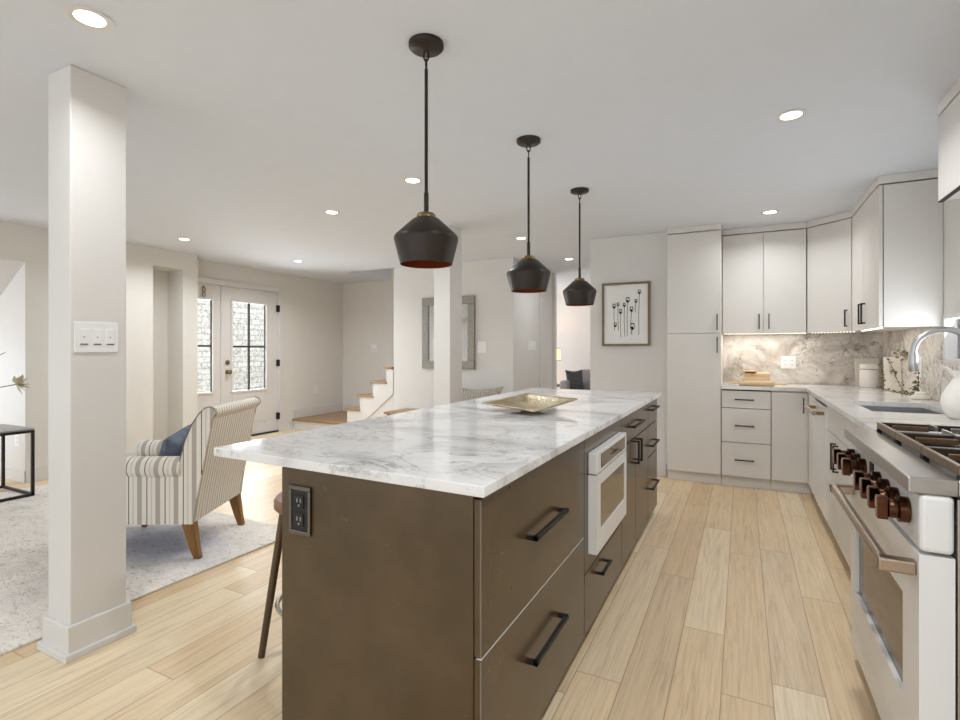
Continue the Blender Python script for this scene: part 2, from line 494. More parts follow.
class MB:
    def __init__(s):
        s.v = []
        s.f = []

    def add(s, vs, fs):
        o = len(s.v)
        s.v += [tuple(p) for p in vs]
        s.f += [tuple(i + o for i in f) for f in fs]
        return s

    def box(s, x0, x1, y0, y1, z0, z1):
        x0, x1 = min(x0, x1), max(x0, x1)
        y0, y1 = min(y0, y1), max(y0, y1)
        z0, z1 = min(z0, z1), max(z0, z1)
        vs = [(x, y, z) for z in (z0, z1) for y in (y0, y1) for x in (x0, x1)]
        return s.add(vs, [(0, 2, 3, 1), (4, 5, 7, 6), (0, 1, 5, 4), (2, 6, 7, 3), (0, 4, 6, 2), (1, 3, 7, 5)])

    def prism(s, poly, axis, a0, a1):
        # poly: 2D points of the two other axes in order; axis 0,1,2
        def p3(p, a):
            if axis == 0:
                return (a, p[0], p[1])
            if axis == 1:
                return (p[0], a, p[1])
            return (p[0], p[1], a)
        n = len(poly)
        vs = [p3(p, a0) for p in poly] + [p3(p, a1) for p in poly]
        fs = [tuple(range(n)), tuple(range(2 * n - 1, n - 1, -1))]
        fs += [(i, (i + 1) % n + 0, (i + 1) % n + n, i + n) for i in range(n)]
        return s.add(vs, fs)

    def lathe(s, prof, c=(0, 0, 0), n=32, axis='z'):
        # prof: list of (r, h)
        vs = []
        rings = []
        for r, h in prof:
            if r < 1e-6:
                rings.append([len(vs)])
                vs.append((0, 0, h))
            else:
                rings.append(list(range(len(vs), len(vs) + n)))
                vs += [(r * math.cos(2 * PI * k / n), r * math.sin(2 * PI * k / n), h) for k in range(n)]
        fs = []
        for a, b in zip(rings, rings[1:]):
            if len(a) == 1 and len(b) == 1:
                continue
            for k in range(n):
                k2 = (k + 1) % n
                if len(a) == 1:
                    fs.append((a[0], b[k2], b[k]))
                elif len(b) == 1:
                    fs.append((a[k], a[k2], b[0]))
                else:
                    fs.append((a[k], a[k2], b[k2], b[k]))
        if axis == 'x':
            vs = [(p[2], p[0], p[1]) for p in vs]
        elif axis == '-x':
            vs = [(-p[2], p[1], p[0]) for p in vs]
        elif axis == 'y':
            vs = [(p[1], p[2], p[0]) for p in vs]
        return s.add([(p[0] + c[0], p[1] + c[1], p[2] + c[2]) for p in vs], fs)

    def tube(s, pts, r, n=10, closed=False):
        pts = [Vector(p) for p in pts]
        m = len(pts)
        rs = r if isinstance(r, (list, tuple)) else [r] * m
        tang = []
        for i in range(m):
            if closed:
                t = pts[(i + 1) % m] - pts[i - 1]
            else:
                t = pts[min(i + 1, m - 1)] - pts[max(i - 1, 0)]
            tang.append(t.normalized())
        up = Vector((0, 0, 1)) if abs(tang[0].z) < 0.9 else Vector((1, 0, 0))
        nx = tang[0].cross(up).normalized()
        vs = []
        for i in range(m):
            nx = (nx - tang[i] * nx.dot(tang[i])).normalized()
            ny = tang[i].cross(nx)
            for k in range(n):
                a = 2 * PI * k / n
                vs.append(pts[i] + (nx * math.cos(a) + ny * math.sin(a)) * rs[i])
        fs = []
        for i in range(m if closed else m - 1):
            j = (i + 1) % m
            for k in range(n):
                k2 = (k + 1) % n
                fs.append((i * n + k, i * n + k2, j * n + k2, j * n + k))
        if not closed:
            fs.append(tuple(range(n - 1, -1, -1)))
            fs.append(tuple(range((m - 1) * n, m * n)))
        return s.add(vs, fs)

    def grid(s, fn, nu, nv, closed_u=False):
        vs = [fn(i / (nu if closed_u else nu - 1), j / (nv - 1)) for j in range(nv) for i in range(nu)]
        fs = []
        for j in range(nv - 1):
            for i in range(nu if closed_u else nu - 1):
                i2 = (i + 1) % nu
                fs.append((j * nu + i, j * nu + i2, (j + 1) * nu + i2, (j + 1) * nu + i))
        return s.add(vs, fs)

    def build(s, name, m, parent=None, smooth=False, bevel=0.0, local=False, sub=0, seg=2, solid=0.0):
        import bmesh
        me = bpy.data.meshes.new(name)
        vs = s.v
        if parent is not None and not local:
            L = Vector(parent.get('_w', (0, 0, 0)))
            vs = [(p[0] - L[0], p[1] - L[1], p[2] - L[2]) for p in vs]
        me.from_pydata(vs, [], s.f)
        bm = bmesh.new()
        bm.from_mesh(me)
        bmesh.ops.recalc_face_normals(bm, faces=bm.faces)
        bm.to_mesh(me)
        bm.free()
        me.materials.append(m)
        if smooth:
            for p in me.polygons:
                p.use_smooth = True
        o = bpy.data.objects.new(name, me)
        COL.objects.link(o)
        if parent is not None:
            o.parent = parent
            o['_w'] = list(parent.get('_w', (0, 0, 0)))
        if solid:
            md = o.modifiers.new('solid', 'SOLIDIFY')
            md.thickness = solid
            md.offset = 0
        if sub:
            md = o.modifiers.new('sub', 'SUBSURF')
            md.levels = sub
            md.render_levels = sub
        if bevel:
            md = o.modifiers.new('bevel', 'BEVEL')
            md.width = bevel
            md.segments = seg
            md.limit_method = 'ANGLE'
            md.angle_limit = math.radians(40)
        if smooth:
            try:
                md = me.attributes
                me.set_sharp_from_angle(angle=math.radians(45))
            except Exception:
                pass
        return o


def thing(name, label, cat, loc=(0, 0, 0), rotz=0.0, group=None):
    o = bpy.data.objects.new(name, None)
    o.empty_display_size = 0.1
    o.location = loc
    o.rotation_euler = (0, 0, rotz)
    o['_w'] = list(loc)
    COL.objects.link(o)
    return tag(o, label, cat, group)


def tag(o, label, cat, group=None):
    o['label'] = label
    o['category'] = cat
    if group:
        o['group'] = group
    return o


def struct(o, label=None):
    o['kind'] = 'structure'
    if label:
        o['label'] = label
    return o


def dup(root, loc, label, group=None):
    r = root.copy()
    COL.objects.link(r)
    r.location = loc
    r['label'] = label
    r['_w'] = list(loc)
    if group:
        r['group'] = group
    for ch in list(root.children):
        if ch.type != 'MESH':
            continue
        cc = ch.copy()
        COL.objects.link(cc)
        cc.parent = r
        for g in list(ch.children):
            d = g.copy()
            COL.objects.link(d)
            d.parent = cc
    return r


def B(*a):
    return MB().box(*a)


# ================================================================== SETTING
CH = 2.40
XR = 1.14          # right wall face
XL = -5.95         # left wall face (thick part)
XD = -6.27         # wall face around the entry door

fl = MB()
fl.box(-7.7, 1.3, -2.8, 2.6, -0.1, 0.0)
fl.box(-6.42, 1.3, 2.6, 10.7, -0.1, 0.0)
struct(fl.build('floor', M['floor']))

ce = MB()
hx0, hx1, hy0, hy1 = -5.245, -2.66, 5.96, 6.99
ce.box(-7.7, 1.3, -2.8, 2.6, CH, CH + 0.25)
ce.box(-6.42, 1.3, 2.6, hy0, CH, CH + 0.25)
ce.box(-6.42, hx0, hy0, hy1, CH, CH + 0.25)
ce.box(hx1, 1.3, hy0, hy1, CH, CH + 0.25)
ce.box(-6.42, 1.3, hy1 + 0.01, 10.7, CH, CH + 0.25)
struct(ce.build('ceiling', M['ceiling']))

st = MB()
st.box(hx0 - 0.1, hx0, hy0, hy1, CH + 0.25, 4.6)
st.box(hx1, hx1 + 0.1, hy0, hy1, CH + 0.25, 4.6)
st.box(hx0 - 0.1, hx1 + 0.1, hy0 - 0.1, hy0, CH + 0.25, 4.6)
st.box(hx0 - 0.1, hx1 + 0.1, hy0 - 0.1, hy1 + 0.1, 4.6, 4.7)
struct(st.build('wall_stairwell', M['wall']))

# right wall with the sink window
wy0, wy1, wz0, wz1 = 3.36, 4.22, 1.16, 1.465
wr = MB()
wr.box(XR, XR + 0.12, -2.8, wy0, 0, CH)
wr.box(XR, XR + 0.12, wy1, 5.93, 0, CH)
wr.box(XR, XR + 0.12, wy0, wy1, 0, wz0)
wr.box(XR, XR + 0.12, wy0, wy1, wz1, CH)
struct(wr.build('wall_right', M['wall_beige']))
struct(B(-0.70, XR, 5.81, 5.93, 0, CH).build('wall_kitchen', M['wall']))
struct(B(-1.42, -0.65, 5.34, 5.80, 0, CH).build('wall_picture', M['wall'], bevel=0.004))
struct(B(-1.42, -1.30, 5.94, 10.5, 0, CH).build('wall_hall_right', M['wall']))
wm = MB()
wm.prism([(-4.40, 5.95), (-2.56, 5.95), (-2.56, 7.44), (-2.66, 7.44), (-2.66, 6.05), (-4.40, 6.05)], 2, 0, CH)
struct(wm.build('wall_mirror_side', M['wall'], bevel=0.004))
struct(B(-6.39, -2.67, 6.99, 7.09, 0, 4.6).build('wall_stairs', M['wall_beige']))
struct(B(-2.59, -2.515, 7.442, 7.52, 0, CH).build('trim_1', M['trim'], bevel=0.003))
struct(B(-2.559, -2.535, 6.90, 6.925, 0.0, CH).build('trim_2', M['trim'], bevel=0.002))
# den beyond the hall
struct(B(-5.2, -1.3, 10.5, 10.6, 0, CH).build('wall_den_far', M['wall']))
struct(B(-5.2, -5.1, 7.5, 10.5, 0, CH).build('wall_den_left', M['wall']))
struct(B(-5.1, -2.67, 7.445, 7.52, 0, CH).build('wall_den_front', M['wall']))
# left wall: alcove, niche
ax0, ax1, az = 0.75, 2.36, 2.063
wl = MB()
wl.box(XL - 0.1, XL, -2.8, ax0, 0, CH)
wl.box(XL - 0.1, XL, ax0, ax1, az, CH)
wl.box(XL - 0.12, XL, ax1, 3.522, 0, CH)
wl.box(XL - 0.4, XL, 3.522, 3.873, 2.20, CH)
wl.box(XL - 0.34, XL - 0.30, 3.40, 3.873, 0, 2.20)
wl.box(XL - 0.34, XL, 3.873, 4.06, 0, CH)
wl.box(XL - 0.34, XL - 0.12, 3.40, 3.522, 0, CH)
struct(wl.build('wall_left', M['wall_beige']))
wa = MB()
wa.box(-7.6, XL - 0.001, ax1 - 0.004, ax1 + 0.10, 0, az - 0.001)
wa.box(-7.6, XL - 0.121, ax1, ax1 + 0.10, az, CH)
wa.box(-7.6, XL - 0.10, ax0 - 0.12, ax0, 0, CH)
# sloped soffit
wa.prism([(XL - 0.005, az), (XL - 0.1, az + 0.12), (-7.4, az + 0.12), (-7.5, 1.26), (-7.3, 1.26)], 1, ax0, ax1)
struct(wa.build('wall_alcove', M['trim']))
# wall with entry door
dy0, dy1, dz = 4.10, 5.666, 2.16
wd = MB()
wd.box(XD - 0.12, XD, 4.06, dy0, 0, CH)
wd.box(XD - 0.12, XD, dy1, 6.99, 0, CH)
wd.box(XD - 0.12, XD, dy0, dy1, dz, CH)
struct(wd.build('wall_entry', M['wall_beige']))
# rear wall behind the camera, with two wide openings
rw = MB()
rw.box(-7.7, -5.6, -2.8, -2.68, 0, CH)
rw.box(-5.6, 1.0, -2.8, -2.68, 2.35, CH)
rw.box(-0.7, -0.6, -2.8, -2.68, 0, 2.35)
rw.box(1.0, 1.3, -2.8, -2.68, 0, CH)
struct(rw.build('wall_rear', M['wall']))
# outdoor stone wall seen through the entry door
struct(B(-9.3, -9.1, 2.0, 11.0, -0.1, 2.8).build('wall_outdoor_stone', M['stone']))
struct(B(-9.1, -6.42, 2.6, 11.0, -0.2, -0.1).build('floor_porch', M['stone']))


# columns
def column(y0, y1, name):
    c = MB().box(-2.591, -2.415, y0, y1, 0, CH).build(name, M['trim'], bevel=0.004)
    struct(c, 'square white painted column from floor to ceiling')
    c['_w'] = [0, 0, 0]
    b = MB()
    b.box(-2.606, -2.400, y0 - 0.015, y1 + 0.015, 0, 0.135)
    b.box(-2.618, -2.388, y0 - 0.03, y1 + 0.03, 0, 0.03)
    b.build('base_trim', M['trim'], c, bevel=0.004)
    return c


column(1.102, 1.315, 'column')
column(4.133, 4.363, 'column')

# baseboards
def baseboard(name, *boxes):
    m = MB()
    for b in boxes:
        m.box(*b)
    return struct(m.build(name, M['trim'], bevel=0.003))


baseboard('baseboard_left', (XL, XL + 0.015, ax1, 3.522, 0, 0.13), (XL, XL + 0.015, 3.873, 4.06, 0, 0.13))
baseboard('baseboard_alcove', (-7.4, XL - 0.0, ax1 - 0.015, ax1, 0, 0.11))
baseboard('baseboard_entry', (XD, XD + 0.015, dy1 + 0.10, 5.84, 0, 0.13), (XD, XD + 0.015, 5.86, 6.99, 0.16, 0.30))
baseboard('baseboard_stairs', (XD + 0.016, -5.30, 6.975, 6.99, 0.16, 0.30))
baseboard('baseboard_picture', (-1.42, -0.66, 5.325, 5.34, 0, 0.12))
baseboard('baseboard_mirror', (-4.38, -2.56, 5.935, 5.95, 0, 0.12), (-2.56, -2.545, 5.95, 7.43, 0, 0.12))

# ------------------------------------------------------------------ entry door
d1 = thing('door_1', 'white entry door with glazed sidelight and four pane window', 'door', (XD, 4.9, 0))
del d1['category']
d1['kind'] = 'structure'
m = MB()
m.box(XD - 0.10, XD + 0.03, dy1 - 0.095, dy1, 0, 2.18)
m.box(XD - 0.10, XD + 0.03, dy0, dy0 + 0.05, 0, 2.18)
m.box(XD - 0.10, XD + 0.03, dy0 + 0.05, dy1 - 0.095, 2.11, 2.18)
m.box(XD - 0.08, XD + 0.0, 4.615, 4.645, 0, 2.11)
m.build('door_frame', M['trim'], d1, bevel=0.004)


def leaf(name, y0, y1, g0, g1, gz0, gz1, cols, parent):
    m = MB()
    x0, x1 = XD - 0.06, XD - 0.015
    m.box(x0, x1, y0, g0, 0.02, 2.105)
    m.box(x0, x1, g1, y1, 0.02, 2.105)
    m.box(x0, x1, g0, g1, 0.02, gz0)
    m.box(x0, x1, g0, g1, gz1, 2.105)
    # glazing bead
    for (a, b, c2, d) in ((g0 - 0.03, g0, gz0 - 0.03, gz1 + 0.03), (g1, g1 + 0.03, gz0 - 0.03, gz1 + 0.03)):
        m.box(x1, x1 + 0.012, a, b, c2, d)
    m.box(x1, x1 + 0.012, g0, g1, gz0 - 0.03, gz0)
    m.box(x1, x1 + 0.012, g0, g1, gz1, gz1 + 0.03)
    # raised lower panel
    m.box(x1, x1 + 0.008, g0, g1, 0.20, gz0 - 0.14)
    o = m.build(name, M['trim'], parent, bevel=0.003)
    B(x0 + 0.018, x0 + 0.024, g0, g1, gz0, gz1).build('pane', M['glass'], o)
    mu = MB()
    zc = (gz0 + gz1) / 2
    mu.box(x0 + 0.01, x0 + 0.034, g0, g1, zc - 0.012, zc + 0.012)
    if cols == 2:
        yc = (g0 + g1) / 2
        mu.box(x0 + 0.01, x0 + 0.034, yc - 0.012, yc + 0.012, gz0, gz1)
    mu.box(x0 + 0.01, x0 + 0.034, g1 - 0.008, g1, gz0, gz1)
    mu.build('mullion', M['gap'], o)
    return o


lf = leaf('door_leaf', 4.645, 5.571, 4.80, 5.36, 0.665, 1.90, 2, d1)
leaf('sidelight', 4.15, 4.615, 4.24, 4.495, 0.68, 1.90, 1, d1)
MB().lathe([(0, 0), (0.03, 0), (0.03, 0.008), (0.012, 0.012), (0.012, 0.04), (0.028, 0.05), (0.03, 0.065), (0.018, 0.08), (0, 0.082)], (XD - 0.015, 4.718, 0.935), 20, 'x').build('knob', M['brass'], lf, smooth=True)
MB().lathe([(0, 0), (0.032, 0), (0.032, 0.012), (0.024, 0.02), (0, 0.022)], (XD - 0.015, 4.718, 1.065), 20, 'x').build('deadbolt', M['brass'], lf, smooth=True)
for z in (0.24, 1.04, 1.86):
    B(XD - 0.012, XD + 0.034, 5.545, 5.577, z - 0.05, z + 0.05).build('hinge', M['black'], d1)
B(XD - 0.09, XD + 0.02, dy0 + 0.05, dy1 - 0.095, 0.0, 0.018).build('threshold', M['gap'], d1)
m = MB()
m.tube([(XD + 0.005, 4.36 + 0.02 * math.cos(a), 2.03 + 0.035 * math.sin(a)) for a in [k * PI / 6 for k in range(12)]], 0.006, 6, True)
m.tube([(XD + 0.005, 4.36 + 0.022 * math.cos(a), 1.965 + 0.03 * math.sin(a)) for a in [k * PI / 6 for k in range(12)]], 0.006, 6, True)
m.tube([(XD - 0.02, 4.36, 2.07), (XD + 0.005, 4.36, 2.07)], 0.006, 6)
m.build('flush_bolt', M['brass'], d1, smooth=True)

# ------------------------------------------------------------------ sink window
w1 = thing('window_1', 'low white slider window over the sink', 'window', (XR, 3.79, wz0))
del w1['category']
w1['kind'] = 'structure'
m = MB()
for (a, b, c2, d) in ((wy0, wy0 + 0.035, wz0, wz1), (wy1 - 0.035, wy1, wz0, wz1), (wy0 + 0.035, wy1 - 0.035, wz0, wz0 + 0.03), (wy0 + 0.035, wy1 - 0.035, wz1 - 0.03, wz1)):
    m.box(XR - 0.012, XR + 0.09, a, b, c2, d)
for yy in (3.79, 4.02):
    m.box(XR + 0.02, XR + 0.07, yy - 0.018, yy + 0.018, wz0 + 0.03, wz1 - 0.03)
m.build('window_frame', M['trim'], w1, bevel=0.003)
B(XR + 0.05, XR + 0.056, wy0 + 0.035, wy1 - 0.035, wz0 + 0.03, wz1 - 0.03).build('pane', M['glass'], w1)

# ================================================================== STAIRCASE
stc = thing('staircase', 'white staircase with oak treads rising to the right behind the mirror wall', 'stairs', (-5.2, 6.4, 0))
B(XD + 0.002, -5.25, 5.86, 6.973, 0, 0.13).build('landing_base', M['trim'], stc)
B(XD + 0.002, -5.22, 5.84, 6.973, 0.13, 0.16).build('landing', M['tread'], stc, bevel=0.005)
sb = MB()
for i in range(6):
    x0 = -5.25 + 0.24 * i
    z0 = 0.16 + 0.21 * i if i else 0.0
    z1 = 0.365 + 0.21 * i - 0.03
    if i < 4:
        sb.box(x0, -4.41, 5.962, 6.97, 0.0 if i == 0 else 0.365 + 0.21 * (i - 1) - 0.03, z1)
    sb.box(max(x0, -4.41), -2.7, 6.07, 6.97, 0.0 if i == 0 else 0.365 + 0.21 * (i - 1) - 0.03, z1)
sb.build('riser', M['trim'], stc)
for i in range(6):
    xa = -5.29 + 0.24 * i
    yf = 5.93 if i < 3 else 6.07
    mm = MB()
    if i == 3:
        mm.box(xa, -4.415, 5.93, 6.97, 0.335 + 0.21 * i, 0.365 + 0.21 * i)
        mm.box(-4.415, xa + 0.28, 6.07, 6.97, 0.335 + 0.21 * i, 0.365 + 0.21 * i)
    else:
        mm.box(xa, xa + 0.29, yf, 6.97, 0.335 + 0.21 * i, 0.365 + 0.21 * i)
    mm.build('tread', M['tread'], stc, bevel=0.004)
sk = MB()
sk.prism([(-5.25, 0.0), (-5.16, 0.0), (-4.41, 0.615), (-4.41, 0.965), (-4.53, 0.965), (-4.53, 0.755), (-4.77, 0.755), (-4.77, 0.545), (-5.01, 0.545), (-5.01, 0.335), (-5.25, 0.335)], 1, 5.948, 5.961)
sk.build('stringer', M['trim'], stc)

# ================================================================== KITCHEN: BACK AND RIGHT RUN
YF = 5.20   # base front plane
YU = 5.48   # upper front plane
XF = 0.505  # right run front plane
XU = 0.81   # right uppers front plane


def pull_v(parent, x, y, z0, z1, out, nrm, name='handle', m='black', t=0.009):
    """vertical bar pull. nrm: '-y' or '-x' or '+x' """
    b = MB()
    s = -1 if nrm[0] == '-' else 1
    if nrm[1] == 'y':
        b.box(x - t / 2, x + t / 2, y + s * out, y + s * (out - t), z0, z1)
        for zz in (z0 + t / 2, z1 - t / 2):
            b.box(x - t / 2, x + t / 2, y, y + s * out, zz - t / 2, zz + t / 2)
    else:
        b.box(x + s * out, x + s * (out - t), y - t / 2, y + t / 2, z0, z1)
        for zz in (z0 + t / 2, z1 - t / 2):
            b.box(x, x + s * out, y - t / 2, y + t / 2, zz - t / 2, zz + t / 2)
    return b.build(name, M[m], parent, bevel=0.0015)


def pull_h(parent, c0, c1, plane, z, out, nrm, name='handle', m='black', t=0.010):
    b = MB()
    s = -1 if nrm[0] == '-' else 1
    if nrm[1] == 'y':
        b.box(c0, c1, plane + s * out, plane + s * (out - t), z - t / 2, z + t / 2)
        for cc in (c0 + t / 2, c1 - t / 2):
            b.box(cc - t / 2, cc + t / 2, plane, plane + s * out, z - t / 2, z + t / 2)
    else:
        b.box(plane + s * out, plane + s * (out - t), c0, c1, z - t / 2, z + t / 2)
        for cc in (c0 + t / 2, c1 - t / 2):
            b.box(plane, plane + s * out, cc - t / 2, cc + t / 2, z - t / 2, z + t / 2)
    return b.build(name, M[m], parent, bevel=0.0015)


G = 0.002
# tall pantry
p = thing('pantry_cabinet', 'tall white pantry cabinet with two stacked doors left of the counter', 'cabinet', (-0.41, 5.5, 0))
B(-0.64, -0.172, YF + 0.022, 5.808, 0.0985, 2.345).build('body', M['cab'], p)
B(-0.64, -0.172, YF + 0.045, YF + 0.055, 0.0, 0.098).build('toe_kick', M['cab'], p)
B(-0.64, -0.172, YF - 0.004, 5.808, 2.348, CH - 0.002).build('top_filler', M['cab'], p)
dA = B(-0.64 + G, -0.172 - G, YF, YF + 0.02, 0.10, 1.393).build('door', M['cab'], p, bevel=0.0015)
pull_v(dA, -0.203, YF, 1.215, 1.36, 0.03, '-y')
dB = B(-0.64 + G, -0.172 - G, YF, YF + 0.02, 1.398, 2.335).build('door', M['cab'], p, bevel=0.0015)
pull_v(dB, -0.203, YF, 1.425, 1.57, 0.03, '-y')

# three-drawer base
p = thing('base_cabinet', 'white base cabinet with three drawers beside the tall pantry', 'cabinet', (0.03, 5.5, 0))
B(-0.168, 0.227, YF + 0.022, 5.808, 0.0985, 0.884).build('body', M['gap'], p)
B(-0.168, 0.227, YF + 0.045, YF + 0.055, 0.0, 0.098).build('toe_kick', M['cab'], p)
for z0, z1 in ((0.10, 0.402), (0.408, 0.712), (0.718, 0.872)):
    d = B(-0.168 + G, 0.227 - G, YF, YF + 0.02, z0, z1).build('drawer', M['cab'], p, bevel=0.0015)
    zz = (z0 + z1) / 2
    pull_h(d, -0.057, 0.095, YF, zz, 0.03, '-y')

# corner base door
p = thing('base_cabinet', 'white corner base cabinet with one plain door beside the dishwasher', 'cabinet', (0.37, 5.5, 0))
B(0.23, 0.52, YF + 0.022, 5.808, 0.0985, 0.884).build('body', M['cab'], p)
B(0.575, 1.135, 4.76, 5.808, 0.0, 0.884).build('corner_body', M['cab'], p)
B(0.23, 0.56, YF + 0.045, YF + 0.055, 0.0, 0.098).build('toe_kick', M['cab'], p)
dk = B(0.23 + G, 0.503, YF, YF + 0.02, 0.10, 0.872).build('door', M['cab'], p, bevel=0.0015)
pull_v(dk, 0.470, YF, 0.70, 0.83, 0.03, '-y')
B(XF, 0.522, 4.745, YF - 0.002, 0.10, 0.872).build('filler_panel', M['cab'], p, bevel=0.0015)

# dishwasher
p = thing('dishwasher', 'panelled white dishwasher with thick bar handle left of the sink cabinet', 'dishwasher', (0.8, 4.43, 0))
B(XF + 0.03, 1.13, 4.118, 4.738, 0.10, 0.88).build('body', M['gap'], p)
d = B(XF - 0.005, XF + 0.025, 4.12, 4.735, 0.10, 0.858).build('door', M['appliance'], p, bevel=0.004)
B(XF + 0.065, XF + 0.075, 4.12, 4.735, 0.0, 0.095).build('toe_kick', M['cab'], p)
hb = MB()
hb.tube([(0.440, 4.19, 0.808), (0.440, 4.67, 0.808)], 0.015, 16)
h = hb.build('handle', M['handle_steel'], d, smooth=True)
B(0.452, XF - 0.004, 4.200, 4.222, 0.796, 0.820).build('bracket', M['brass'], h, bevel=0.003)
B(0.452, XF - 0.004, 4.635, 4.657, 0.796, 0.820).build('bracket', M['brass'], h, bevel=0.003)

# sink base
p = thing('base_cabinet', 'white sink base cabinet between dishwasher and range', 'cabinet', (0.8, 3.33, 0))
sbm = MB()
sbm.box(XF + 0.022, 1.13, 2.556, 4.11, 0.10, 0.60)
sbm.box(XF + 0.022, 0.56, 2.556, 4.11, 0.60, 0.884)
sbm.box(0.56, 1.13, 2.556, 3.28, 0.60, 0.884)
sbm.build('body', M['cab'], p)
B(XF + 0.065, XF + 0.076, 2.556, 4.11, 0.0, 0.099).build('toe_kick', M['cab'], p)
B(XF, XF + 0.02, 3.29, 4.108, 0.722, 0.872).build('drawer_front', M['cab'], p, bevel=0.0015)
dd = B(XF, XF + 0.02, 3.70, 4.108, 0.10, 0.716).build('door', M['cab'], p, bevel=0.0015)
pull_v(dd, XF, 3.74, 0.52, 0.68, 0.03, '-x')
dd = B(XF, XF + 0.02, 3.29, 3.696, 0.10, 0.716).build('door', M['cab'], p, bevel=0.0015)
pull_v(dd, XF, 3.655, 0.52, 0.68, 0.03, '-x')
for z0, z1 in ((0.10, 0.402), (0.408, 0.716), (0.722, 0.872)):
    d = B(XF, XF + 0.02, 2.56, 3.285, z0, z1).build('drawer', M['cab'], p, bevel=0.0015)
    pull_h(d, 2.83, 3.02, XF, (z0 + z1) / 2, 0.03, '-x')

# base cabinet near side of the range
p = thing('base_cabinet', 'white base cabinet at the right edge of the picture, nearest side of the range', 'cabinet', (0.8, 1.2, 0))
B(XF + 0.022, 1.13, 0.8, 1.632, 0.0, 0.884).build('body', M['cab'], p)
B(XF, XF + 0.02, 0.8, 1.628, 0.10, 0.872).build('door', M['cab'], p, bevel=0.0015)

# L-shaped worktop with sink cutout
XC = 0.49
YC = 5.18
cy0, cy1, cx0, cx1 = 3.43, 4.08, 0.625, 1.0
ct = MB()
ct.box(-0.170, XC, YC, 5.808, 0.886, 0.915)
ct.box(XC, 1.138, cy1, 5.808, 0.886, 0.915)
ct.box(XC, cx0, cy0, cy1, 0.886, 0.915)
ct.box(cx1, 1.138, cy0, cy1, 0.886, 0.915)
ct.box(XC, 1.138, 2.552, cy0, 0.886, 0.915)
tag(ct.build('countertop', M['ctop']), 'light marble L shaped counter running along the back and right walls', 'countertop')
tag(B(XC, 1.138, 0.8, 1.632, 0.886, 0.915).build('countertop', M['ctop'], bevel=0.002), 'short light marble counter on the near side of the range', 'countertop')

# sink
sk = MB()
sk.box(cx0 - 0.012, cx0, cy0 - 0.012, cy1 + 0.012, 0.66, 0.885)
sk.box(cx1, cx1 + 0.012, cy0 - 0.012, cy1 + 0.012, 0.66, 0.885)
sk.box(cx0, cx1, cy0 - 0.012, cy0, 0.66, 0.885)
sk.box(cx0, cx1, cy1, cy1 + 0.012, 0.66, 0.885)
sk.box(cx0 - 0.012, cx1 + 0.012, cy0 - 0.012, cy1 + 0.012, 0.65, 0.66)
s_ = thing('kitchen_sink', 'stainless steel undermount sink set in the counter', 'sink', (0.81, 3.71, 0.65))
sk.build('basin', M['sinksteel'], s_)
MB().lathe([(0, 0), (0.045, 0), (0.045, 0.006), (0.03, 0.003), (0, 0.003)], (0.85, 3.71, 0.66), 24).build('drain', M['chrome'], s_, smooth=True)

# faucet
fa = thing('kitchen_faucet', 'chrome gooseneck faucet with pull down spout over the sink', 'faucet', (1.065, 3.50, 0.915))
bx, tx = 1.065, 0.815
rr = (bx - tx) / 2
arc = [(bx, 3.5, 0.935)] + [(bx, 3.5, 1.10 + 0.03 * k) for k in range(4)]
for k in range(1, 25):
    a = PI * k / 24
    arc.append((bx - rr + rr * math.cos(a), 3.5, 1.228 + rr * math.sin(a)))
arc.append((tx, 3.5, 1.20))
MB().tube(arc, 0.0155, 16).build('spout', M['chrome'], fa, smooth=True)
MB().lathe([(0, 1.13), (0.018, 1.13), (0.0215, 1.14), (0.0205, 1.215), (0.016, 1.23), (0.0, 1.231)], (tx, 3.5, 0), 18).build('spray_head', M['chrome'], fa, smooth=True)
MB().lathe([(0, 0.915), (0.028, 0.915), (0.028, 0.925), (0.022, 0.932), (0.022, 1.02), (0.0, 1.025)], (bx, 3.5, 0), 20).build('base', M['chrome'], fa, smooth=True)
MB().tube([(bx, 3.48, 0.98), (bx, 3.42, 0.99), (bx, 3.38, 1.01)], [0.009, 0.007, 0.006], 10).build('lever', M['chrome'], fa, smooth=True)

# backsplash
bs = thing('backsplash', 'grey veined marble backsplash slab between counter and wall cabinets', 'backsplash', (0.5, 5.8, 0.915))
B(-0.170, 1.138, 5.794, 5.808, 0.916, 1.40).build('back_panel', M['splash'], bs)
rp = MB()
rp.box(1.124, 1.138, wy1, 5.793, 0.916, 1.40)
rp.box(1.124, 1.138, 2.56, wy1, 0.916, wz0)
rp.build('side_panel', M['splash'], bs)

# upper cabinets, back
ZB, ZT = 1.40, 2.335
p = thing('wall_cabinet', 'white double door wall cabinet above the rolling pin', 'cabinet', (0.17, 5.6, ZB))
B(-0.168, 0.520, YU + 0.022, 5.79, ZB, ZT + 0.006).build('body', M['cab'], p)
B(-0.168, 0.520, YU - 0.003, 5.79, ZT + 0.010, CH - 0.002).build('top_filler', M['cab'], p)
d = B(-0.168 + G, 0.178 - G, YU, YU + 0.02, ZB - 0.005, ZT).build('door', M['cab'], p, bevel=0.0015)
pull_v(d, 0.142, YU, 1.437, 1.578, 0.03, '-y')
d = B(0.178 + G, 0.518 - G, YU, YU + 0.02, ZB - 0.005, ZT).build('door', M['cab'], p, bevel=0.0015)
pull_v(d, 0.222, YU, 1.437, 1.578, 0.03, '-y')

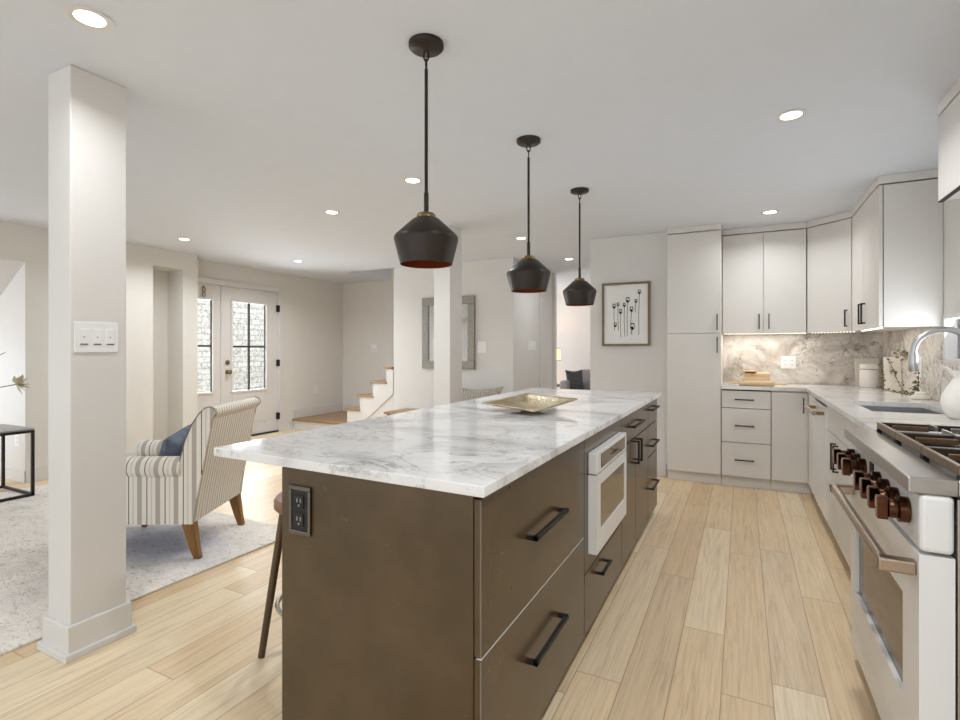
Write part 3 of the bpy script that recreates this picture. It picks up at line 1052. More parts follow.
# diagonal corner upper
p = thing('wall_cabinet', 'white diagonal corner wall cabinet with a single door', 'cabinet', (0.85, 5.5, ZB))
poly = [(0.524, YU + 0.02), (XU + 0.02, 5.195), (1.135, 5.195), (1.135, 5.79), (0.524, 5.79)]
MB().prism(poly, 2, ZB, ZT + 0.006).build('body', M['cab'], p)
poly2 = [(0.522, YU - 0.003), (XU - 0.003, 5.195), (1.135, 5.195), (1.135, 5.79), (0.522, 5.79)]
MB().prism(poly2, 2, ZT + 0.010, CH - 0.002).build('top_filler', M['cab'], p)
v0 = Vector((0.524, YU, 0))
v1 = Vector((XU, 5.197, 0))
dr = (v1 - v0).normalized()
nr = Vector((dr.y, -dr.x, 0))
if nr.y > 0:
    nr = -nr
a0 = v0 + dr * 0.004
a1 = v1 - dr * 0.004
q = [(a0.x, a0.y), (a1.x, a1.y), (a1.x - nr.x * 0.019, a1.y - nr.y * 0.019), (a0.x - nr.x * 0.019, a0.y - nr.y * 0.019)]
d = MB().prism(q, 2, ZB - 0.005, ZT).build('door', M['cab'], p, bevel=0.0015)
hm = MB()
hc = v1 - dr * 0.04
def obox(c, u, n, hu, n0, n1, z0, z1, mb):
    pts = [c + u * hu + n * n0, c + u * hu + n * n1, c - u * hu + n * n1, c - u * hu + n * n0]
    mb.prism([(q.x, q.y) for q in pts], 2, z0, z1)
obox(hc, dr, nr, 0.0045, 0.021, 0.03, 1.437, 1.578, hm)
obox(hc, dr, nr, 0.0045, 0.0, 0.03, 1.437, 1.446, hm)
obox(hc, dr, nr, 0.0045, 0.0, 0.03, 1.569, 1.578, hm)
hm.build('handle', M['black'], d)

# right wall upper
p = thing('wall_cabinet', 'white wall cabinet with bare end panel beside the sink window', 'cabinet', (0.97, 4.7, ZB))
B(XU + 0.022, 1.12, 4.27, 5.19, ZB, ZT + 0.006).build('body', M['cab'], p)
B(XU - 0.003, 1.138, 4.246, 5.19, ZT + 0.010, CH - 0.002).build('top_filler', M['cab'], p)
B(XU + 0.026, 1.138, 4.248, 4.268, ZB - 0.005, ZT).build('end_panel', M['cab'], p, bevel=0.001)
d = B(XU, XU + 0.02, 4.248, 4.72, ZB - 0.005, ZT).build('door', M['cab'], p, bevel=0.0015)
pull_v(d, XU, 4.675, 1.437, 1.59, 0.03, '-x', t=0.011)
d = B(XU, XU + 0.02, 4.724, 5.188, ZB - 0.005, ZT).build('door', M['cab'], p, bevel=0.0015)
pull_v(d, XU, 4.77, 1.437, 1.59, 0.03, '-x', t=0.011)

# cabinet over the range
p = thing('wall_cabinet', 'white shallow wall cabinet hung high over the range', 'cabinet', (0.97, 2.6, 1.94))
XO = 0.82
B(XO + 0.022, 1.135, 2.20, 3.126, 1.945, ZT + 0.006).build('body', M['cab'], p)
B(XO - 0.001, 1.135, 2.20, 3.130, ZT + 0.008, CH - 0.002).build('top_filler', M['cab'], p)
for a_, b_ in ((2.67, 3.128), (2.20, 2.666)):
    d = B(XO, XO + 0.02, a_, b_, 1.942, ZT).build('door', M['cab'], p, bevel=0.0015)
    B(XO + 0.001, XO + 0.019, a_, b_, 1.936, 1.942).build('shadow_gap', M['gap'], d)  # dark strip drawn in for the shadow line under the door

# led strips under the uppers
led = thing('led_strip', 'dotted warm light strip under the back wall cabinets', 'light strip', (0.5, 5.5, 1.39))
lm = MB()
for k in range(46):
    x = -0.15 + k * (0.66 / 45)
    lm.box(x, x + 0.007, 5.50, 5.507, 1.391, 1.398)
for k in range(14):
    q = Vector((0.56, 5.47, 0)).lerp(Vector((0.83, 5.24, 0)), k / 13)
    lm.box(q.x, q.x + 0.007, q.y, q.y + 0.007, 1.391, 1.398)
lm.build('diodes', M['led'], led)['kind'] = 'stuff'
B(-0.155, 0.515, 5.496, 5.511, 1.398, 1.40).build('tape', M['plastic'], led)
led2 = tag(B(0.86, 0.868, 4.45, 5.10, 1.393, 1.3995).build('led_strip', M['led']), 'lit warm light bar under the right wall cabinet', 'light strip')
area_light('led_glow_back', (0.18, 5.60, 1.385), (0, 0, 0), 0.66, 0.05, 1.7, (1.0, 0.95, 0.88))
area_light('led_glow_right', (0.95, 4.75, 1.385), (0, 0, PI / 2), 0.8, 0.05, 0.8, (1.0, 0.95, 0.88))

# ================================================================== RANGE
ry0, ry1 = 1.637, 2.545
rx = 0.393
rg = thing('range', 'white professional gas range with bronze knobs on the right', 'range', (0.75, 2.09, 0))
bo = MB()
bo.box(rx + 0.073, 1.12, ry0, ry1, 0.06, 0.885)
bo.build('body', M['steel'], rg, bevel=0.003)
B(rx + 0.001, rx + 0.069, ry0, ry1, 0.745, 0.889).build('control_panel', M['appliance'], rg, bevel=0.012, seg=3)
trm = MB()
trm.box(0.371, 0.468, ry0, ry1, 0.89, 0.93)
trm.box(0.468, 1.12, ry0, ry0 + 0.02, 0.89, 0.93)
trm.box(0.468, 1.12, ry1 - 0.02, ry1, 0.89, 0.93)
trm.box(1.09, 1.12, ry0 + 0.02, ry1 - 0.02, 0.89, 0.93)
trm.build('top_trim', M['steel'], rg, bevel=0.004)
B(0.468, 1.09, ry0 + 0.02, ry1 - 0.02, 0.886, 0.902).build('cooktop', M['iron'], rg)
for i, yy in enumerate((1.80, 2.09, 2.38)):
    for xx in (0.63, 0.93):
        b = MB().lathe([(0, 0.902), (0.055, 0.902), (0.055, 0.914), (0.04, 0.918), (0.04, 0.928), (0.03, 0.932), (0, 0.932)], (xx, yy, 0), 24)
        b.build('burner', M['iron'], rg, smooth=True)
# door
dm = MB()
x0, x1 = rx, rx + 0.069
wy_0, wy_1, wz_0, wz_1 = 1.785, 2.46, 0.30, 0.585
dm.box(x0, x1, ry0 + 0.002, wy_0, 0.172, 0.738)
dm.box(x0, x1, wy_1, ry1 - 0.002, 0.172, 0.738)
dm.box(x0, x1, wy_0, wy_1, 0.172, wz_0)
dm.box(x0, x1, wy_0, wy_1, wz_1, 0.738)
dr_ = dm.build('oven_door', M['appliance'], rg)
B(x0 + 0.014, x0 + 0.022, wy_0, wy_1, wz_0, wz_1).build('oven_window', M['darkglass'], dr_)
hb = MB()
hb.tube([(0.330, ry0 + 0.035, 0.695), (0.330, ry1 - 0.06, 0.695)], 0.0155, 18)
h = hb.build('handle', M['handle_steel'], dr_, smooth=True)
for yy in (ry0 + 0.015, ry1 - 0.085):
    MB().box(0.313, rx + 0.001, yy, yy + 0.034, 0.677, 0.713).build('bracket', M['handle_steel'], h, bevel=0.006)
B(rx + 0.002, rx + 0.069, ry0 + 0.004, ry1 - 0.004, 0.065, 0.166).build('kick_panel', M['appliance'], rg, bevel=0.004)
for yy in (ry0 + 0.06, ry1 - 0.06):
    MB().lathe([(0, 0.0), (0.02, 0.0), (0.02, 0.062), (0, 0.062)], (rx + 0.09, yy, 0), 12).build('foot', M['black'], rg)
for i, yy in enumerate((1.735, 1.84, 1.945, 2.05, 2.27, 2.37, 2.47)):
    k = MB().lathe([(0, 0), (0.034, 0), (0.034, 0.022), (0.029, 0.024), (0, 0.024)], (rx, yy, 0.823), 26, '-x').build('knob', M['copper'], rg, smooth=True)
    kk = MB()
    kk.lathe([(0, 0.024), (0.026, 0.024), (0.026, 0.044), (0, 0.044)], (rx, yy, 0.823), 24, '-x')
    kk.box(rx - 0.068, rx - 0.044, yy - 0.014, yy + 0.014, 0.823 - 0.030, 0.823 + 0.030)
    kk.build('grip', M['copper'], k, bevel=0.002)
    B(rx - 0.0705, rx - 0.068, yy - 0.002, yy + 0.002, 0.823, 0.823 + 0.026).build('marker', M['handle_steel'], k)
dsp = B(rx - 0.003, rx + 0.002, 2.135, 2.185, 0.80, 0.865).build('control_display', M['black'], rg, bevel=0.001)
sm = MB()
for a in range(3):
    for b in range(2):
        sm.box(rx - 0.0045, rx - 0.003, 2.145 + a * 0.013, 2.15 + a * 0.013, 0.81 + b * 0.012, 0.815 + b * 0.012)
sm.build('button', M['plastic'], dsp)

# grates
def grate(y0, y1, label):
    t = thing('burner_grate', label, 'grate', (0.77, (y0 + y1) / 2, 0.903), 0, 'cast iron grates on the range')
    g = MB()
    xa, xb = 0.474, 1.07
    zt0, zt1 = 0.938, 0.962
    MB().box(xa, xa + 0.014, y0, y1, zt0, zt1).build('front_rail', M['grate_front'], t, bevel=0.002)
    g.box(xb - 0.014, xb, y0, y1, zt0, zt1)
    g.box(xa + 0.014, xb - 0.014, y0, y0 + 0.012, zt0, zt1)
    g.box(xa + 0.014, xb - 0.014, y1 - 0.012, y1, zt0, zt1)
    g.build('frame', M['iron'], t, bevel=0.002)
    yc = (y0 + y1) / 2
    for xx in (0.63, 0.93):
        for q in ((xx - 0.004, xx + 0.004, y0 + 0.012, yc - 0.03), (xx - 0.004, xx + 0.004, yc + 0.03, y1 - 0.012),
                  (xx - 0.135, xx - 0.03, yc - 0.004, yc + 0.004), (xx + 0.03, xx + 0.125, yc - 0.004, yc + 0.004)):
            B(*q, 0.950, 0.968).build('finger', M['grate_front' if q[0] < xx - 0.1 else 'steel'], t, bevel=0.002)
    B(0.774, 0.786, y0 + 0.012, y1 - 0.012, 0.940, 0.962).build('crossbar', M['steel'], t, bevel=0.002)
    for xx in (xa, xb - 0.014):
        for yy in (y0, y1 - 0.014):
            B(xx, xx + 0.014, yy, yy + 0.014, 0.903, zt0).build('foot', M['black'], t)
    return t


grate(1.66, 1.952, 'cast iron grate nearest the camera on the range')
grate(1.956, 2.246, 'middle of the three cast iron grates on the range')
grate(2.25, 2.522, 'cast iron grate at the far end of the range, nearest the sink')

# ================================================================== ISLAND
IX = -0.58       # drawer face
IY0, IY1 = 1.145, 4.13
FZ0, FZ1 = 0.06, 0.872


def unit(label, y0, y1, zcut=None):
    t = thing('island_cabinet', label, 'cabinet', (-0.9, (y0 + y1) / 2, 0), 0, 'dark cabinets of the island')
    b = MB()
    if zcut:
        b.box(-1.255, IX - 0.022, y0, y1, 0.055, zcut[0])
        b.box(-1.255, IX - 0.022, y0, y1, zcut[1], 0.884)
        b.box(-1.255, -1.05, y0, y1, zcut[0], zcut[1])
    else:
        b.box(-1.255, IX - 0.022, y0, y1, 0.055, 0.884)
    b.box(-1.255, IX - 0.08, y0, y1, 0.0, 0.055)
    b.build('body', M['island'], t)
    return t


u = unit('dark brown island cabinet with two deep drawers nearest the camera', IY0 + 0.02, 2.088)
for z0, z1 in ((FZ0, 0.470), (0.476, FZ1)):
    d = B(IX - 0.02, IX, IY0 + 0.002, 2.088 - G, z0, z1).build('drawer', M['island'], u, bevel=0.0015)
    zc = 0.68 if z0 > 0.3 else 0.305
    B(IX - 0.003, IX + 0.0004, IY0 + 0.0005, IY0 + 0.0022, z0 + 0.002, z1 - 0.002).build('near_edge_highlight', M['welt'], d)  # paler line painted on for the light along the near drawer edge
    if z0 < 0.3:
        B(IX - 0.016, IX - 0.001, IY0 + 0.004, 2.084, z1, z1 + 0.0028).build('edge_highlight', M['trim'], d)  # pale strip paints the highlight on the drawer edge banding
    pull_h(d, 1.45, 1.765, IX, zc, 0.035, '+x', t=0.014)
u = unit('dark brown island cabinet holding the white microwave drawer', 2.090, 2.832, (0.40, 0.80))
d = B(IX - 0.02, IX, 2.090 + G, 2.832 - G, FZ0, 0.310).build('drawer', M['island'], u, bevel=0.0015)
pull_h(d, 2.29, 2.455, IX, 0.247, 0.033, '+x', t=0.012)
ff = MB()
ff.box(IX - 0.02, IX, 2.090 + G, 2.832 - G, 0.80, FZ1)
ff.box(IX - 0.02, IX, 2.090 + G, 2.832 - G, 0.316, 0.40)
ff.box(IX - 0.02, IX, 2.090 + G, 2.165, 0.40, 0.80)
ff.box(IX - 0.02, IX, 2.745, 2.832 - G, 0.40, 0.80)
ff.build('face_panel', M['island'], u)
u = unit('dark brown island cabinet with one drawer over two doors', 2.834, 3.703)
d = B(IX - 0.02, IX, 2.834 + G, 3.703 - G, 0.715, FZ1).build('drawer', M['island'], u, bevel=0.0015)
pull_h(d, 3.04, 3.38, IX, 0.80, 0.035, '+x', t=0.013)
d = B(IX - 0.02, IX, 2.834 + G, 3.235 - G, FZ0, 0.709).build('door', M['island'], u, bevel=0.0015)
pull_v(d, IX, 3.185, 0.56, 0.70, 0.035, '+x', t=0.012)
d = B(IX - 0.02, IX, 3.235 + G, 3.703 - G, FZ0, 0.709).build('door', M['island'], u, bevel=0.0015)
pull_v(d, IX, 3.285, 0.56, 0.70, 0.035, '+x', t=0.012)
u = unit('dark brown island cabinet with three drawers at the far end', 3.705, IY1)
for z0, z1, zh in ((FZ0, 0.49, 0.275), (0.496, 0.709, 0.575), (0.715, FZ1, 0.825)):
    d = B(IX - 0.02, IX, 3.705 + G, IY1 - G, z0, z1).build('drawer', M['island'], u, bevel=0.0015)
    pull_h(d, 3.73, 4.02, IX, zh, 0.035, '+x', t=0.012)
ep = B(-1.272, -0.602, IY0, IY0 + 0.018, 0.0, 0.884).build('end_panel', M['island'], bevel=0.0015)
tag(ep, 'flat dark brown panel closing the near end of the island', 'panel')
tag(B(-1.276, -1.257, IY0 + 0.02, IY1, 0.0, 0.884).build('back_panel', M['island'], bevel=0.0015), 'dark brown panel on the seating side of the island', 'panel')

slab = MB()
slab.prism([(-0.560, 1.122), (-0.556, 4.165), (-1.605, 4.165), (-1.602, 1.150)], 2, 0.886, 0.915)
tag(slab.build('island_countertop', M['slab'], bevel=0.003), 'white veined marble slab on top of the dark island', 'countertop')

# outlet on the island end
o = thing('power_outlet', 'chrome framed black double outlet on the dark island end panel', 'outlet', (-1.19, IY0, 0.76))
fr = MB()
fr.box(-1.232, -1.146, IY0 - 0.010, IY0 - 0.001, 0.69, 0.702)
fr.box(-1.232, -1.146, IY0 - 0.010, IY0 - 0.001, 0.824, 0.836)
fr.box(-1.232, -1.222, IY0 - 0.010, IY0 - 0.001, 0.702, 0.824)
fr.box(-1.156, -1.146, IY0 - 0.010, IY0 - 0.001, 0.702, 0.824)
fr.build('plate_frame', M['darkchrome'], o, bevel=0.002)
B(-1.222, -1.156, IY0 - 0.007, IY0 - 0.001, 0.702, 0.824).build('plate', M['black'], o)
sk_ = MB()
for z in (0.735, 0.79):
    sk_.box(-1.206, -1.172, IY0 - 0.011, IY0 - 0.007, z - 0.02, z + 0.02)
sc_ = sk_.build('socket', M['rubber'], o, bevel=0.003)
sl = MB()
for z in (0.735, 0.79):
    sl.box(-1.198, -1.194, IY0 - 0.0118, IY0 - 0.011, z - 0.002, z + 0.010)
    sl.box(-1.184, -1.180, IY0 - 0.0118, IY0 - 0.011, z - 0.002, z + 0.010)
    sl.box(-1.192, -1.186, IY0 - 0.0118, IY0 - 0.011, z - 0.014, z - 0.008)
sl.build('slot', M['steel'], sc_)

# microwave drawer
mwx = -0.542
mw = thing('microwave_drawer', 'white microwave drawer built into the side of the island', 'microwave', (-0.7, 2.455, 0.38))
B(-1.04, IX - 0.022, 2.18, 2.73, 0.405, 0.795).build('body', M['appliance'], mw)
my0, my1 = 2.146, 2.765
top = MB()
top.box(IX + 0.001, mwx, my0, my1, 0.722, 0.812)
tp = top.build('control_panel', M['appliance'], mw, bevel=0.003)
B(mwx, mwx + 0.003, my0 + 0.07, my1 - 0.05, 0.738, 0.798).build('display', M['mwglass'], tp, bevel=0.001)
mk = MB()
mk.box(mwx + 0.003, mwx + 0.004, my0 + 0.24, my0 + 0.40, 0.764, 0.768)
mk.box(mwx + 0.003, mwx + 0.004, my0 + 0.31, my0 + 0.33, 0.758, 0.775)
mk.build('indicator', M['black'], tp)
fd = MB()
a0, a1, b0, b1 = my0 + 0.065, my1 - 0.045, 0.475, 0.668
fd.box(IX + 0.001, mwx, my0, a0, 0.385, 0.717)
fd.box(IX + 0.001, mwx, a1, my1, 0.385, 0.717)
fd.box(IX + 0.001, mwx, a0, a1, 0.385, b0)
fd.box(IX + 0.001, mwx, a0, a1, b1, 0.717)
fd_ = fd.build('door', M['appliance'], mw)
B(mwx - 0.012, mwx - 0.004, a0, a1, b0, b1).build('door_window', M['mwglass'], fd_)

# ================================================================== PENDANTS
pg = 'dark pendant lamps over the island'
pn = thing('pendant_lamp', 'dark bronze pendant lamp nearest the camera, largest of the three over the island', 'pendant lamp', (-1.060, 1.637, CH), 0, pg)
MB().lathe([(0, 0), (0.066, 0), (0.066, -0.014), (0.060, -0.020), (0.02, -0.023), (0.010, -0.028), (0, -0.028)], n=36).build('canopy', M['pendant'], pn, smooth=True, local=True)
lk = MB()
for z, ang in ((-0.046, 0.3), (-0.078, PI / 2 + 0.3)):
    lk.tube([(0.010 * math.cos(a) * math.cos(ang), 0.008 * math.cos(a) * math.sin(ang), z + 0.020 * math.sin(a)) for a in [k * PI / 8 for k in range(16)]], 0.0032, 6, True)
lk.build('chain_link', M['black'], pn, smooth=True, local=True)
MB().lathe([(0, -0.097), (0.0065, -0.097), (0.0065, -0.56), (0.009, -0.565), (0.009, -0.652), (0, -0.652)], n=14).build('rod', M['pendant'], pn, smooth=True, local=True)
MB().lathe([(0, -0.640), (0.030, -0.640), (0.036, -0.646), (0.036, -0.656), (0, -0.656)], n=28).build('brass_ring', M['brass'], pn, smooth=True, local=True)
sh = MB().lathe([(0.0, -0.655), (0.036, -0.656), (0.050, -0.662), (0.115, -0.722), (0.1205, -0.731), (0.1205, -0.742), (0.0975, -0.832), (0.096, -0.832), (0.118, -0.742), (0.118, -0.733), (0.049, -0.665), (0, -0.660)], n=48)
sh = sh.build('lamp_shade', M['pendant'], pn, smooth=True, local=True)
MB().lathe([(0.095, -0.831), (0.1165, -0.742), (0.1165, -0.735), (0.049, -0.668), (0, -0.664)], n=48).build('inner_lining', M['lining'], sh, smooth=True, local=True)
MB().lathe([(0, -0.664), (0.018, -0.664), (0.018, -0.71), (0.03, -0.735), (0.03, -0.76), (0.015, -0.785), (0, -0.788)], n=20).build('bulb', M['ceramic'], pn, smooth=True, local=True)
dup(pn, (-1.046, 2.645, CH), 'dark bronze pendant lamp in the middle of the row over the island')
dup(pn, (-1.046, 3.645, CH), 'dark bronze pendant lamp farthest back over the island, smallest of the three')

# ================================================================== DOWNLIGHTS
lg = 'recessed ceiling lights'
spots = [((-2.019, 0.98), 'round recessed ceiling light above the white column at upper left'),
         ((0.215, 2.95), 'round recessed ceiling light over the walkway before the range, nearer of two'),
         ((0.21, 4.957), 'round recessed ceiling light in front of the white wall cabinets'),
         ((-2.0, 2.92), 'round recessed ceiling light just left of the nearest pendant rod'),
         ((-3.07, 3.29), 'round recessed ceiling light midway between column and nearest pendant'),
         ((-5.2, 3.40), 'round recessed ceiling light by the wall niche on the left'),
         ((-5.17, 4.92), 'round recessed ceiling light near the glazed entry door'),
         ((-2.04, 4.95), 'round recessed ceiling light behind the rod of the middle pendant'),
         ((-1.97, 6.38), 'round recessed ceiling light in the hallway behind the far pendant')]
first = None
for (x, y), lab in spots:
    if first is None:
        first = thing('recessed_light', lab, 'ceiling light', (x, y, CH), 0, lg)
        MB().lathe([(0.068, -0.0005), (0.070, -0.004), (0.060, -0.006), (0.046, -0.003), (0.046, -0.0005)], n=36).build('trim_ring', M['trim'], first, smooth=True, local=True)
        MB().lathe([(0, -0.0035), (0.0462, -0.003), (0.0462, -0.001), (0, -0.001)], n=36).build('lens', M['lens'], first, smooth=True, local=True)
    else:
        dup(first, (x, y, CH), lab)
    dim = {(0.21, 4.957): 0.5, (-2.04, 4.95): 0.15, (-2.019, 0.98): 0.5, (-1.97, 6.38): 0.4, (-5.2, 3.40): 1.0, (-5.17, 4.92): 1.5, (-3.07, 3.29): 0.8, (0.215, 2.95): 0.8, (0.215, 0.95): 1.6}.get((x, y), 1.0)
    area_light('downlight', (x, y, CH - 0.012), (0, 0, 0), 0.11, 0.11, LAMP_W * dim, (0.94, 0.975, 1.0), True)
for x, y in ((0.215, 0.95), (0.2, -1.0)):
    area_light('downlight', (x, y, CH - 0.012), (0, 0, 0), 0.11, 0.11, LAMP_W, (0.94, 0.975, 1.0), True)

# ================================================================== WALL PLATES
def plate(name, label, cat, plane, c0, c1, z0, z1, nrm, rockers):
    """nrm '-y','+x','-x'"""
    ax = 1 if nrm[1] == 'y' else 0
    s = -1 if nrm[0] == '-' else 1
    cc = (c0 + c1) / 2
    loc = (cc, plane, (z0 + z1) / 2) if ax == 1 else (plane, cc, (z0 + z1) / 2)
    t = thing(name, label, cat, loc)
    def bb(a0, a1, d0, d1, e0, e1):
        if ax == 1:
            return MB().box(a0, a1, plane + s * d0, plane + s * d1, e0, e1)
        return MB().box(plane + s * d0, plane + s * d1, a0, a1, e0, e1)
    bb(c0, c1, 0.0005, 0.006, z0, z1).build('plate', M['plastic'], t, bevel=0.002)
    n = rockers
    wd = (c1 - c0) / (n + 0.35)
    zc = (z0 + z1) / 2
    for i in range(n):
        a = cc + (i - (n - 1) / 2) * wd
        if cat == 'switch':
            r = bb(a - 0.017, a + 0.017, 0.006, 0.009, zc - 0.034, zc + 0.034).build('rocker', M['plastic'], t, bevel=0.0015)
            bb(a - 0.014, a + 0.014, 0.0085, 0.0095, zc - 0.031, zc - 0.027).build('led_mark', M['gap'], r)
            bb(a - 0.002, a + 0.002, 0.0085, 0.0096, zc - 0.002, zc + 0.002).build('dot', M['gap'], r)
        elif cat == 'outlet':
            k = MB()
            for dz_ in (-0.02, 0.02):
                k.v += bb(a - 0.016, a + 0.016, 0.006, 0.008, zc + dz_ - 0.014, zc + dz_ + 0.014).v
                o_ = len(k.v) - 8
                k.f += [tuple(i2 + o_ for i2 in f) for f in B(0, 1, 0, 1, 0, 1).f]
            r = k.build('socket', M['plastic'], t, bevel=0.001)
            k = MB()
            for dz_ in (-0.02, 0.02):
                for da in (-0.006, 0.006):
                    k.v += bb(a + da - 0.0015, a + da + 0.0015, 0.0075, 0.0085, zc + dz_ - 0.005, zc + dz_ + 0.005).v
                    o_ = len(k.v) - 8
                    k.f += [tuple(i2 + o_ for i2 in f) for f in B(0, 1, 0, 1, 0, 1).f]
            k.build('slot', M['gap'], r)
    return t


plate('light_switch', 'white triple switch plate on the near column', 'switch', -2.415, 1.114, 1.279, 1.236, 1.362, '+x', 3)
plate('power_outlet', 'white double gang outlet plate on the marble back splash above the rolling pin', 'outlet', 5.794, 0.339, 0.463, 1.06, 1.18, '-y', 2)
plate('power_outlet', 'white outlet plate on the marble side wall behind the green vine', 'outlet', 1.124, 4.61, 4.725, 1.05, 1.195, '-x', 1)
plate('power_outlet', 'white outlet low on the beige wall right of the entry door', 'outlet', XD, 6.31, 6.39, 0.52, 0.635, '+x', 1)
plate('light_switch', 'white double switch on the beige wall above the staircase', 'switch', 6.99, -5.64, -5.52, 1.21, 1.33, '-y', 2)
plate('wall_plate', 'white blank plate on the wall right of the mirror', 'wall plate', 5.95, -3.06, -2.93, 1.20, 1.35, '-y', 0)
plate('light_switch', 'white double switch plate on the shaded hallway wall', 'switch', -2.56, 6.45, 6.74, 1.235, 1.36, '+x', 2)
plate('power_outlet', 'white outlet on the alcove wall seen under the black table', 'outlet', ax1, -6.15, -6.07, 0.33, 0.45, '-y', 1)

# ================================================================== PICTURE AND MIRROR
pc = thing('framed_picture', 'ink drawing of poppy seed heads in a bronze frame', 'picture', (-1.05, 5.34, 1.6))
x0, x1, z0, z1 = -1.290, -0.812, 1.281, 1.925
f = MB()
for (a, b, c2, d) in ((x0, x1, z0, z0 + 0.022), (x0, x1, z1 - 0.022, z1), (x0, x0 + 0.022, z0 + 0.022, z1 - 0.022), (x1 - 0.022, x1, z0 + 0.022, z1 - 0.022)):
    f.box(a, b, 5.310, 5.339, c2, d)
f.build('frame', M['artframe'], pc, bevel=0.002)
pp = B(x0 + 0.022, x1 - 0.022, 5.326, 5.338, z0 + 0.022, z1 - 0.022).build('print', M['paper'], pc)
ink = MB()
S = (x1 - x0) / 384.0     # zoom pixels to metres
def ip(px, pz):
    return (x0 + (px - 102) * S, z1 - (pz - 100) * (z1 - z0) / 505.0)
heads = [(200, 285, 13, 480), (232, 272, 10, 480), (252, 330, 13, 540), (283, 278, 11, 530), (310, 240, 15, 525), (340, 315, 14, 510), (375, 250, 10, 340), (402, 180, 12, 520), (210, 435, 12, 455), (347, 452, 18, 520)]
for hx, hz, r, bz in heads:
    for ang in range(0, 360, 30):
        pass
    cxy = ip(hx, hz)
    rr_ = r * S
    ring = [(cxy[0] + rr_ * (0.85 + 0.15 * math.cos(3 * k)) * math.cos(k * PI / 7), 5.3255, cxy[1] + rr_ * 1.35 * math.sin(k * PI / 7)) for k in range(14)]
    ink.tube(ring, 0.0035, 5, True)
    ink.prism([(cxy[0] - rr_ * .7, cxy[1] - rr_ * .2), (cxy[0] - rr_ * .2, cxy[1] - rr_ * 1.7), (cxy[0] + rr_ * .6, cxy[1] - rr_ * .9), (cxy[0] + rr_ * .1, cxy[1] + rr_ * .2)], 1, 5.3245, 5.3262)
    ink.prism([(cxy[0] - rr_ * 1.0, cxy[1] + rr_ * 1.1), (cxy[0] + rr_ * 1.0, cxy[1] + rr_ * 1.1), (cxy[0] + rr_ * .8, cxy[1] + rr_ * 1.55), (cxy[0] - rr_ * .8, cxy[1] + rr_ * 1.5)], 1, 5.3245, 5.3262)
    e = ip(hx + (4 if hx < 300 else -4), bz)
    ink.tube([(cxy[0], 5.3255, cxy[1] - rr_ * 1.5), ((cxy[0] + e[0]) / 2 - 0.004, 5.3255, (cxy[1] + e[1]) / 2), (e[0], 5.3255, e[1])], 0.0022, 5)
ink.build('drawing', M['ink'], pp)

mr = thing('wall_mirror', 'silver framed mirror partly hidden behind the far column', 'mirror', (-3.5, 5.95, 1.46))
x0, x1, z0, z1 = -3.905, -3.093, 0.985, 1.945
f = MB()
t_ = 0.105
for (a, b, c2, d) in ((x0, x1, z0, z0 + t_), (x0, x1, z1 - t_, z1), (x0, x0 + t_, z0 + t_, z1 - t_), (x1 - t_, x1, z0 + t_, z1 - t_)):
    f.box(a, b, 5.915, 5.949, c2, d)
f.build('frame', M['silver'], mr, bevel=0.008)
B(x0 + t_, x1 - t_, 5.935, 5.948, z0 + t_, z1 - t_).build('glass', M['mirror'], mr)

# ================================================================== COUNTER OBJECTS
# rolling pin
rp = thing('rolling_pin', 'light wooden rolling pin lying on the back counter', 'rolling pin', (0.12, 5.29, 0.915))
yy, zz = 5.31, 0.9375
MB().tube([(-0.022, yy, zz), (-0.018, yy, zz), (0.258, yy, zz), (0.262, yy, zz)], [0.017, 0.022, 0.022, 0.017], 24).build('roller', M['pinwood'], rp, smooth=True)
for s0, s1 in ((-0.022, -0.115), (0.262, 0.355)):
    MB().tube([(s0, yy, zz), (s0 + (s1 - s0) * .5, yy, zz), (s1, yy, zz)], [0.007, 0.011, 0.009], 14).build('handle', M['pinwood'], rp, smooth=True)
# wooden book stand / box behind
wb = thing('wooden_box', 'low wooden box with a lip behind the rolling pin', 'box', (0.12, 5.6, 0.915))
m = MB()
m.prism([(5.52, 0.916), (5.66, 0.916), (5.66, 1.03), (5.54, 1.02)], 0, 0.02, 0.235)
m.build('body', M['pinwood'], wb, bevel=0.004)
B(0.012, 0.125, 5.515, 5.665, 1.031, 1.045).build('lid', M['pinwood'], wb, bevel=0.003)

# canister and boards in the corner
cb = thing('cutting_board', 'cream square board leaning on the back splash behind the canister', 'board', (0.98, 5.7, 0.916))
m = MB()
m.prism([(5.66, 0.916), (5.675, 0.916), (5.735, 1.165), (5.72, 1.165)], 0, 0.912, 1.09)
m.build('board', M['cream'], cb, bevel=0.003)
cn = thing('canister', 'white ceramic canister with a dark lid line in the counter corner', 'canister', (0.985, 5.53, 0.915))
cc_ = (0.985, 5.53, 0)
MB().lathe([(0, 0.916), (0.062, 0.916), (0.069, 0.925), (0.070, 1.065), (0.066, 1.072), (0, 1.072)], cc_, 36).build('jar', M['ceramic'], cn, smooth=True)
MB().lathe([(0, 1.077), (0.069, 1.077), (0.070, 1.08), (0.070, 1.11), (0.064, 1.117), (0, 1.119)], cc_, 36).build('lid', M['ceramic'], cn, smooth=True)
MB().lathe([(0, 1.072), (0.062, 1.072), (0.062, 1.077), (0, 1.077)], cc_, 30).build('seal', M['stem'], cn)
bd = thing('decor_plaque', 'cream square plaque with a small leaf sprig standing in front of the corner', 'plaque', (1.06, 5.1, 0.916))
m = MB()
m.prism([(5.095, 0.916), (5.111, 0.916), (5.151, 1.185), (5.135, 1.185)], 0, 1.008, 1.118)
m.build('board', M['cream'], bd, bevel=0.003)


